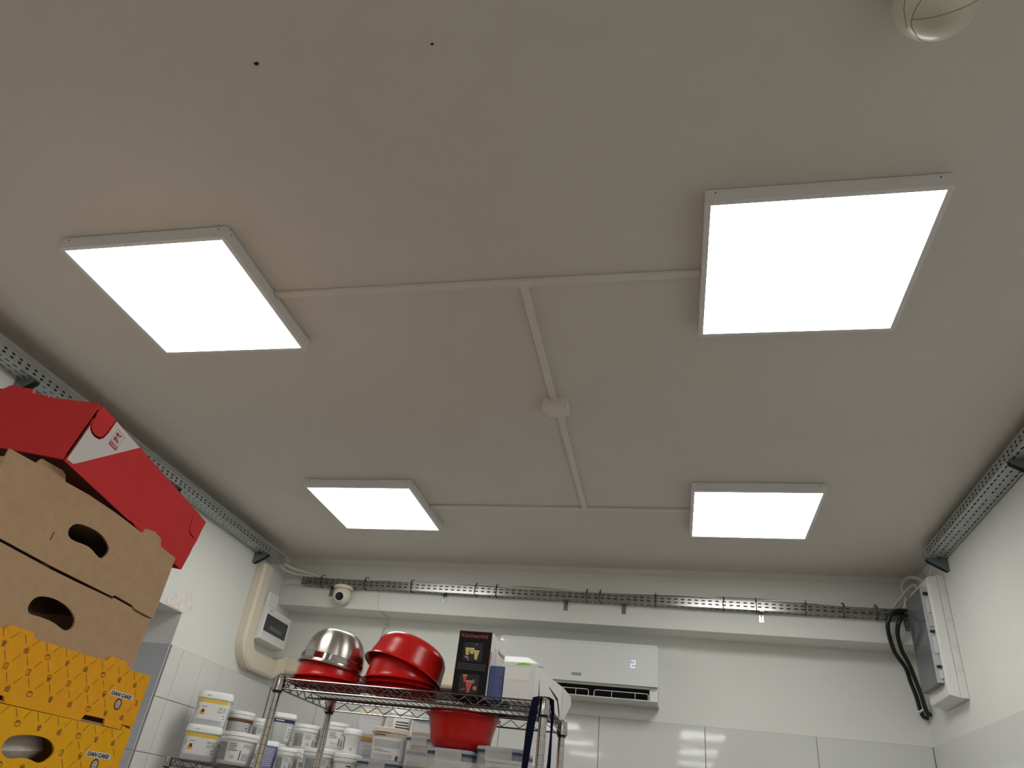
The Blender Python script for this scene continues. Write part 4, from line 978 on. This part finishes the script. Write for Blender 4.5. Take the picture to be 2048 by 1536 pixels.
sd = [(tk, .0), (tk, Hc), (Lc, Hc), (Lc, 0), (.325, 0), (.318, .025), (.285, .060), (.17, .078), (.168, .074), (.275, .050), (.303, .018), (.307, 0), (.075, 0), (.050, .078), (.046, .078), (.052, 0)]
obj('side_panel', MB().plate([sd], wo + e1 * (Wc - tk), e2, (0, 0, 1), e1, tk), M['whitecard'], wc)
obj('inner_flap', wbox(Wc - .010, Wc - .008, .01, Lc - .01, tk, Hc - tk), M['card_edge'], wc)  # coloured dark to imitate the shaded interior behind the slits
fl = [(0, 0), (.05, -.0), (.092, .045), (.092, .09), (0, .104)]
obj('end_flap', MB().plate([[(0, .002), (.012, .006), (.040, .055), (.038, .082), (0, Hc)]], wp(Wc, Lc - .005, 0), (e2 * .80 + e1 * .6), (0, 0, 1), (e1 * .80 - e2 * .6), tk), M['whitecard'], wc)
# lime green cap on the white carton
gc = thing('green_cap', 'lime green rounded plastic cap lying on the white carton', 'cap', (-.497, 2.55, zs + Hc))
obj('cap_dome', MB().rev((-.497, 2.55, zs + Hc + .0003), [(.036, 0), (.037, .018), (.034, .027), (.024, .034), (.012, .0375), (.001, .0385)], 28), M['green'], gc, smooth=True)
obj('dark_tip', MB().tube([(-.462, 2.55, zs + Hc + .0295), (-.432, 2.552, zs + Hc + .0305)], .002, 6), M['cable_grey'], gc)
# low clear box with blue rim behind the red bowls
def clear_box(name, label, c, a, b, h, content=None, latch=True, lidh=.018, rot=0, group='clear boxes with blue lids', cat='container'):
    r = thing(name, label, cat, c, group, rot=(0, 0, rot))
    def L(o): return o
    mb = MB().loft([sup_ring(a * .90, b * .90, .001, 7, 36), sup_ring(a * .97, b * .97, h - lidh, 7, 36)], True, False)
    obj('box_body', mb, M['clearbox'], r, smooth=True, loc=c, local=True)
    if content:
        cm, hh = content
        obj('contents', MB().loft([sup_ring(a * .87, b * .87, .004, 7, 28), sup_ring(a * .91, b * .91, hh * .96, 7, 28), sup_ring(a * .5, b * .5, hh, 7, 28)]), cm, r, smooth=True, loc=c, local=True)
    obj('gasket', MB().loft([sup_ring(a * .985, b * .985, h - lidh + .001, 7, 36), sup_ring(a * .985, b * .985, h - lidh + .008, 7, 36)]), M['bluegasket'], r, smooth=True, loc=c, local=True)
    obj('lid', MB().loft([sup_ring(a, b, h - lidh + .0082, 7, 36), sup_ring(a, b, h - .002, 7, 36), sup_ring(a * .97, b * .97, h, 7, 36)]), M['bluelid'], r, smooth=True, loc=c, local=True)
    if latch:
        f = MB(); w2 = min(a * .55, .042)
        pts = [(-w2, -.030), (-w2 + .006, -.036), (w2 - .006, -.036), (w2, -.030), (w2, .004), (-w2, .004)]
        f.plate([pts], (0, -b - .0005, h - .004), (1, 0, 0), (0, 0, 1), (0, -1, 0), .0025)
        obj('latch', f, M['clearbox'], r, loc=c, local=True)
    return r
clear_box('storage_box', 'low clear box with blue rim behind the tilted red bowl', (-.775, 2.655, zs), .075, .06, .052, None, False)
# under the shelf: red bowl on two clear boxes
S2 = 1.545 + .002
clear_box('storage_box', 'clear blue-lidded box under the hanging red bowl, left one', (-.672, 2.478, S2), .0785, .105, .158, (M['lilacwhite'], .10), True)
clear_box('storage_box', 'clear blue-lidded box next to the navy strap, brown contents', (-.515, 2.472, S2), .0765, .105, .176, (M['tubbeige'], .125), True)
rb_ = bowl('mixing_bowl', 'red bowl standing upright just under the top shelf', (-.672, 2.49, 1.810), .112, .1015, .066, .012, M['red'], upright=True, rc=.090)
bowl('mixing_bowl', 'translucent red bowl nested inside the upright red bowl', (-.672, 2.49, 1.8205), .104, .086, .058, .014, M['red_clear'], Matrix.Rotation(math.radians(1.0), 4, 'Y'), upright=True, rc=.086)
jt = thing('jar_lid', 'tiny dark cap with yellow edge behind the upright red bowl', 'lid', (-.56, 2.60, 1.7235))
obj('lid_disc', MB().rev((-.56, 2.60, 1.7236), [(.016, 0), (.016, .010), (.014, .012)], 16), M['olive'], jt, smooth=True)
obj('lid_band', MB().rev((-.56, 2.60, 1.7258), [(.0166, 0), (.0166, .003)], 16), M['label_yel'], jt)

# navy apron strap looped over the front right post
sp = thing('apron_strap', 'navy fabric strap looped over the front right rack post', 'strap', (-.383, 2.33, SZ))
def ribbon(pts, wds, dirs):
    mb = MB(); vs = []; fs = []
    for p, wd, d_ in zip(pts, wds, dirs):
        p = Vector(p); d_ = Vector(d_).normalized(); n_ = Vector((-d_.y, d_.x, 0)) * .0011
        vs += [p - d_ * wd / 2 - n_, p + d_ * wd / 2 - n_, p + d_ * wd / 2 + n_, p - d_ * wd / 2 + n_]
    m_ = len(pts)
    for i in range(m_ - 1):
        for k in range(4): fs.append((4 * i + k, 4 * i + (k + 1) % 4, 4 * i + 4 + (k + 1) % 4, 4 * i + 4 + k))
    fs += [(3, 2, 1, 0), tuple(4 * (m_ - 1) + k for k in range(4))]
    return mb.add(vs, fs)
obj('front_strand', ribbon([(-.393, 2.322, 1.868), (-.404, 2.310, 1.862), (-.409, 2.306, 1.83), (-.415, 2.304, 1.77), (-.419, 2.303, 1.70), (-.424, 2.303, 1.60), (-.43, 2.303, 1.45), (-.43, 2.304, 1.2)], [.022, .024, .025, .025, .020, .013, .014, .02], [(1, -.2, 0)] * 8), M['fabric'], sp)
obj('rear_strand', ribbon([(-.393, 2.322, 1.8685), (-.378, 2.334, 1.8695), (-.362, 2.342, 1.864), (-.357, 2.344, 1.83), (-.357, 2.346, 1.77), (-.357, 2.346, 1.70), (-.360, 2.346, 1.60), (-.362, 2.346, 1.45), (-.365, 2.346, 1.2)], [.022, .020, .014, .011, .006, .010, .017, .018, .02], [(1, -.2, 0)] * 9), M['fabric'], sp)

# ------------------------------------------------------------------ white tubs on the back rack
def tub(name, label, x, y, zb, Dm, h, e=2.0, body='tubpale', lid='tubwhite', lab=(), rot=.4, style='double', taper=.90, cat='tub', fill=None):
    c = (x, y, zb)
    r = thing(name, label, cat, c, 'tubs of baking supplies on the back rack', rot=(0, 0, rot))
    R_ = Dm / 2; n = 40
    lh = {'double': .036, 'single': .024, 'square': .036, 'screw': .028}[style]
    rb0, rb1 = R_ * taper * .96, R_ * .955
    def rad(z): return rb0 + (rb1 - rb0) * z / (h - lh)
    obj('tub_body', MB().loft([sup_ring(rb0 * .96, rb0 * .96, 0, e, n), sup_ring(rb0, rb0, .004, e, n), sup_ring(rad(h - lh), rad(h - lh), h - lh + .004, e, n)]), M[body], r, smooth=True, loc=c, local=True)
    if style == 'double':
        obj('rim', MB().loft([sup_ring(R_ * .985, R_ * .985, h - .036, e, n), sup_ring(R_ * .995, R_ * .995, h - .033, e, n), sup_ring(R_ * .985, R_ * .985, h - .020, e, n), sup_ring(R_ * .95, R_ * .95, h - .0185, e, n)]), M[lid], r, smooth=True, loc=c, local=True)
        obj('lid', MB().loft([sup_ring(R_ * .955, R_ * .955, h - .0180, e, n), sup_ring(R_, R_, h - .017, e, n), sup_ring(R_ * .985, R_ * .985, h - .002, e, n), sup_ring(R_ * .95, R_ * .95, h, e, n)]), M[lid], r, smooth=True, loc=c, local=True)
    elif style == 'square':
        lo_ = obj('lid', MB().loft([sup_ring(R_ * 1.0, R_ * 1.0, h - .036, e, n), sup_ring(R_ * 1.01, R_ * 1.01, h - .028, e, n), sup_ring(R_ * .97, R_ * .97, h - .008, e, n), sup_ring(R_ * .95, R_ * .95, h - .0075, e, n), sup_ring(R_ * .94, R_ * .94, h - .0005, e, n), sup_ring(R_ * .92, R_ * .92, h, e, n)]), M[lid], r, smooth=True, loc=c, local=True)
        obj('lid_tab', MB().plate([[(-.012, .003), (-.006, -.003), (.006, -.003), (.012, .003)]], (-.03, -R_ * 1.005, h - .020), (1, 0, 0), (0, 0, 1), (0, -1, 0), .002), M['pvc_grey'], r, loc=c, local=True)
    else:
        obj('lid', MB().loft([sup_ring(R_ * .95, R_ * .95, h - lh, e, n), sup_ring(R_, R_, h - lh + .002, e, n), sup_ring(R_ * .985, R_ * .985, h - .003, e, n), sup_ring(R_ * .94, R_ * .94, h, e, n)]), M[lid], r, smooth=True, loc=c, local=True)
    def at(a, z, off):
        t = math.radians(a) - pi / 2; q = rad(z) + off
        cc_, ss_ = math.cos(t), math.sin(t)
        return Vector((q * math.copysign(abs(cc_) ** (2 / e), cc_), q * math.copysign(abs(ss_) ** (2 / e), ss_), z))
    H_ = h - lh
    for i, (a0, a1, f0, f1, mm) in enumerate(lab):
        off = .0007 + .00035 * i if i < 4 else .0022
        m_ = max(2, int((a1 - a0) / 6)); vs = []; fs = []
        for k in range(m_ + 1):
            a = a0 + (a1 - a0) * k / m_
            vs += [at(a, f0 * H_ + .001, off), at(a, f1 * H_ - .001, off)]
        for k in range(m_): fs.append((2 * k, 2 * k + 2, 2 * k + 3, 2 * k + 1))
        obj('label' if i == 0 else 'label_print', MB().add(vs, fs), M[mm], r, loc=c, local=True)
    return r
def bars(a0, a1, f0, f1, n, mm='greyprint', seed=0):
    rr = random.Random(seed); out = []; st = (f1 - f0) / n
    for k in range(n):
        l = a0 + rr.uniform(0, .12) * (a1 - a0); q = a1 - rr.uniform(0, .3) * (a1 - a0)
        out.append((l, q, f1 - st * k - st * .55, f1 - st * k, mm))
    return out
mango = [(-40, 38, .20, .96, 'label'), (-40, 38, .82, .96, 'label_yel'), (-18, -4, .36, .52, 'mango'), (-12, -5, .44, .58, 'brownprint'), (-16, -2, .66, .70, 'label_grey'), (4, 14, .50, .58, 'label_grey2'), (4, 14, .62, .72, 'label_grey2'), (18, 34, .52, .72, 'label_grey2'), (22, 34, .38, .42, 'greyprint'), (24, 36, .28, .32, 'greyprint'), (-38, -28, .50, .70, 'label_grey2')]
def greylab(a=0, blk='label_grey'): return [(-62 + a, 70 + a, .10, .93, 'label'), (-58 + a, -12 + a, .14, .90, blk), (40 + a, 68 + a, .72, .88, 'label_grey2'), (42 + a, 68 + a, .20, .50, 'label_grey2')] + bars(-6 + a, 26 + a, .52, .86, 4, 'greyprint', int(a) + 3) + [(4 + a, 18 + a, .24, .38, 'label_grey2'), (34 + a, 37 + a, .20, .60, 'blackprint')]
textlab = [(-60, 70, .06, .94, 'label'), (-58, -50, .2, .9, 'blackprint')] + bars(-30, 50, .40, .88, 9, 'label_grey2', 4) + bars(-10, 20, .14, .32, 2, 'greyprint', 5)

tub('square_tub', 'square mango-label tub at the far left, lower of two', -2.418, 3.80, BZ, .186, .165, 5.5, 'tubclear', lab=mango, rot=.50, style='square', taper=.93)
tub('square_tub', 'square mango-label tub stacked on top of its twin', -2.412, 3.80, BZ + .1655, .184, .163, 5.5, 'tubclear', lab=mango, rot=.52, style='square', taper=.93)
tub('round_tub', 'large round tub with grey label in front row beside mango tubs', -2.190, 3.775, BZ, .190, .147, 2, 'tubpale', lab=greylab(-22), rot=.5)
tub('round_tub', 'tub with brown filling behind the large grey-label tub, lower', -2.375, 4.005, BZ, .150, .136, 2, 'tubpale', lab=[(-70, 100, .06, .80, 'label_grey2'), (-80, 100, .80, .97, 'brownstuff'), (45, 62, .1, .78, 'label')] + bars(47, 60, .2, .7, 4, 'blackprint', 2), rot=.3)
tub('round_tub', 'tub with brown band under its lid, right of upper mango tub', -2.352, 4.005, BZ + .137, .144, .136, 2, 'tubpale', lab=[(-70, 100, .06, .80, 'label_grey2'), (-80, 100, .80, .97, 'brownstuff'), (40, 57, .1, .78, 'label')] + bars(42, 55, .2, .7, 4, 'blackprint', 2), rot=.3)
tub('round_tub', 'hidden lower tub behind the lilac tub', -2.222, 4.02, BZ, .100, .125, 2, 'tubpale', lab=greylab(0), rot=.4)
tub('round_tub', 'small tub with dark grey label left of the rack post', -2.222, 4.02, BZ + .126, .100, .122, 2, 'tubpale', lab=greylab(-10), rot=.4)
tub('round_tub', 'lower tub under the navy-band tub', -2.100, 4.03, BZ, .126, .135, 2, 'tubpale', lab=greylab(5), rot=.4)
tub('round_tub', 'tub with navy band behind the front left rack post', -2.100, 4.03, BZ + .136, .124, .150, 5, 'tubpale', lab=[(-60, 62, .05, .98, 'label_grey2'), (-62, 62, .80, .96, 'navy'), (-30, 0, .86, .92, 'lilacwhite'), (5, 40, .1, .7, 'label')] + bars(8, 36, .2, .6, 4, 'label_grey', 7), rot=.45, style='single')
tub('round_tub', 'lilac-bodied tub just behind the front left rack post', -2.032, 3.80, BZ, .100, .128, 6, 'tubpurple', lab=[(-40, 40, .05, .95, 'tubpurple')] + bars(-34, 30, .1, .9, 9, 'lilacwhite', 9), rot=.4, style='single')
tub('round_tub', 'lower tub under the label tub between the two posts', -1.936, 4.00, BZ, .150, .118, 2, 'tubpale', lab=greylab(0), rot=.42)
tub('round_tub', 'upper tub with two grey label blocks between rack posts', -1.936, 4.00, BZ + .119, .150, .119, 2, 'tubpale', lab=greylab(0), rot=.42)
tub('round_tub', 'small front tub beside the lilac tub', -1.925, 3.80, BZ, .100, .107, 2, 'tubpale', lab=greylab(0), rot=.4)
tub('round_tub', 'narrow little jar between two front tubs', -1.852, 3.845, BZ, .040, .106, 2, 'tubpale', lab=[(-60, 60, .1, .9, 'label'), (-40, 30, .4, .75, 'label_grey')], rot=.4)
tub('round_tub', 'front tub crossed by the rear left rack post', -1.745, 3.80, BZ, .164, .115, 2, 'tubpale', lab=greylab(4), rot=.42)
tub('round_tub', 'lower tub behind the rear left rack post', -1.775, 4.0, BZ, .172, .132, 2, 'tubpale', lab=greylab(0), rot=.42)
tub('round_tub', 'upper wide tub behind the rear left rack post', -1.775, 4.0, BZ + .133, .172, .128, 2, 'tubpale', lab=greylab(-16, 'label_grey2'), rot=.42)
tub('flat_tub', 'flat wide white tub carrying the white text jar', -1.585, 3.79, BZ, .142, .106, 2, 'tubpale', lab=[(-50, 60, .1, .9, 'label')] + bars(0, 30, .6, .8, 1, 'blackprint', 1), rot=.35)
tub('text_jar', 'white screw-lid jar with fine text standing on flat tub', -1.590, 3.80, BZ + .107, .094, .116, 2, 'label', lab=textlab, rot=.4, style='screw', cat='jar')
tub('round_tub', 'tub with mustard lid behind the white text jar', -1.600, 3.985, BZ, .168, .210, 2, 'lilacwhite', lid='mustard', lab=[(-60, 70, .1, .9, 'lilacwhite')] + bars(0, 60, .5, .9, 4, 'label_grey2', 3), rot=.4, style='single')
tub('round_tub', 'pale lilac tub with yellow lid below the shelf truss', -1.585, 4.00, BZ + .2105, .154, .130, 5, 'lilacwhite', lid='lemon2', lab=[(-60, 60, .1, .9, 'lilacwhite')] + bars(-35, 35, .75, .92, 2, 'label_grey2', 3), rot=.35, style='single')
tub('round_tub', 'lower white tub behind the beige tub', -1.425, 4.01, BZ, .124, .180, 5, 'tubpale', lab=greylab(0), rot=.35, style='single')
tub('round_tub', 'square white tub with bold black lines below shelf truss', -1.425, 4.01, BZ + .1805, .124, .175, 6, 'tubpale', lab=[(-42, 42, .05, .97, 'label'), (-42, -12, .1, .9, 'label_grey2')] + bars(-4, 38, .52, .78, 3, 'blackprint', 8), rot=.33, style='single')
clear_box('storage_box', 'clear blue-lidded box under the beige lettered tub', (-1.395, 3.795, BZ), .118, .098, .090, (M['lilacwhite'], .06), True, group='clear boxes on the back rack')
tub('beige_tub', 'beige tub with brown lettering standing on blue-lidded box', -1.388, 3.800, BZ + .0905, .188, .150, 3.2, 'tubbeige', lid='tubbeige', lab=[(-55, 60, .06, .84, 'label'), (-48, 30, .46, .76, 'label_grey2'), (-48, 10, .08, .26, 'label_grey2'), (18, 30, .06, .24, 'brownstuff')] + bars(-48, 6, .30, .42, 2, 'greyprint', 6) + [(-50, -6, .88, .93, 'brownprint'), (-40, 0, .98, 1.02, 'brownprint')], rot=.32, style='single')
clear_box('storage_box', 'clear box with dark contents left of the red bowl', (-1.205, 3.765, BZ), .072, .075, .212, (M['olive'], .085), True, group='clear boxes on the back rack', rot=.05)
clear_box('storage_box', 'lower clear box at the back of the rear rack, hidden', (-1.270, 3.985, BZ), .066, .066, .170, (M['tubbeige'], .12), False, group='clear boxes on the back rack')
mbx = clear_box('storage_box', 'clear box holding mustard brown contents below the shelf truss', (-1.270, 3.985, BZ + .1705), .064, .064, .155, (M['mustard'], .085), False, group='clear boxes on the back rack')
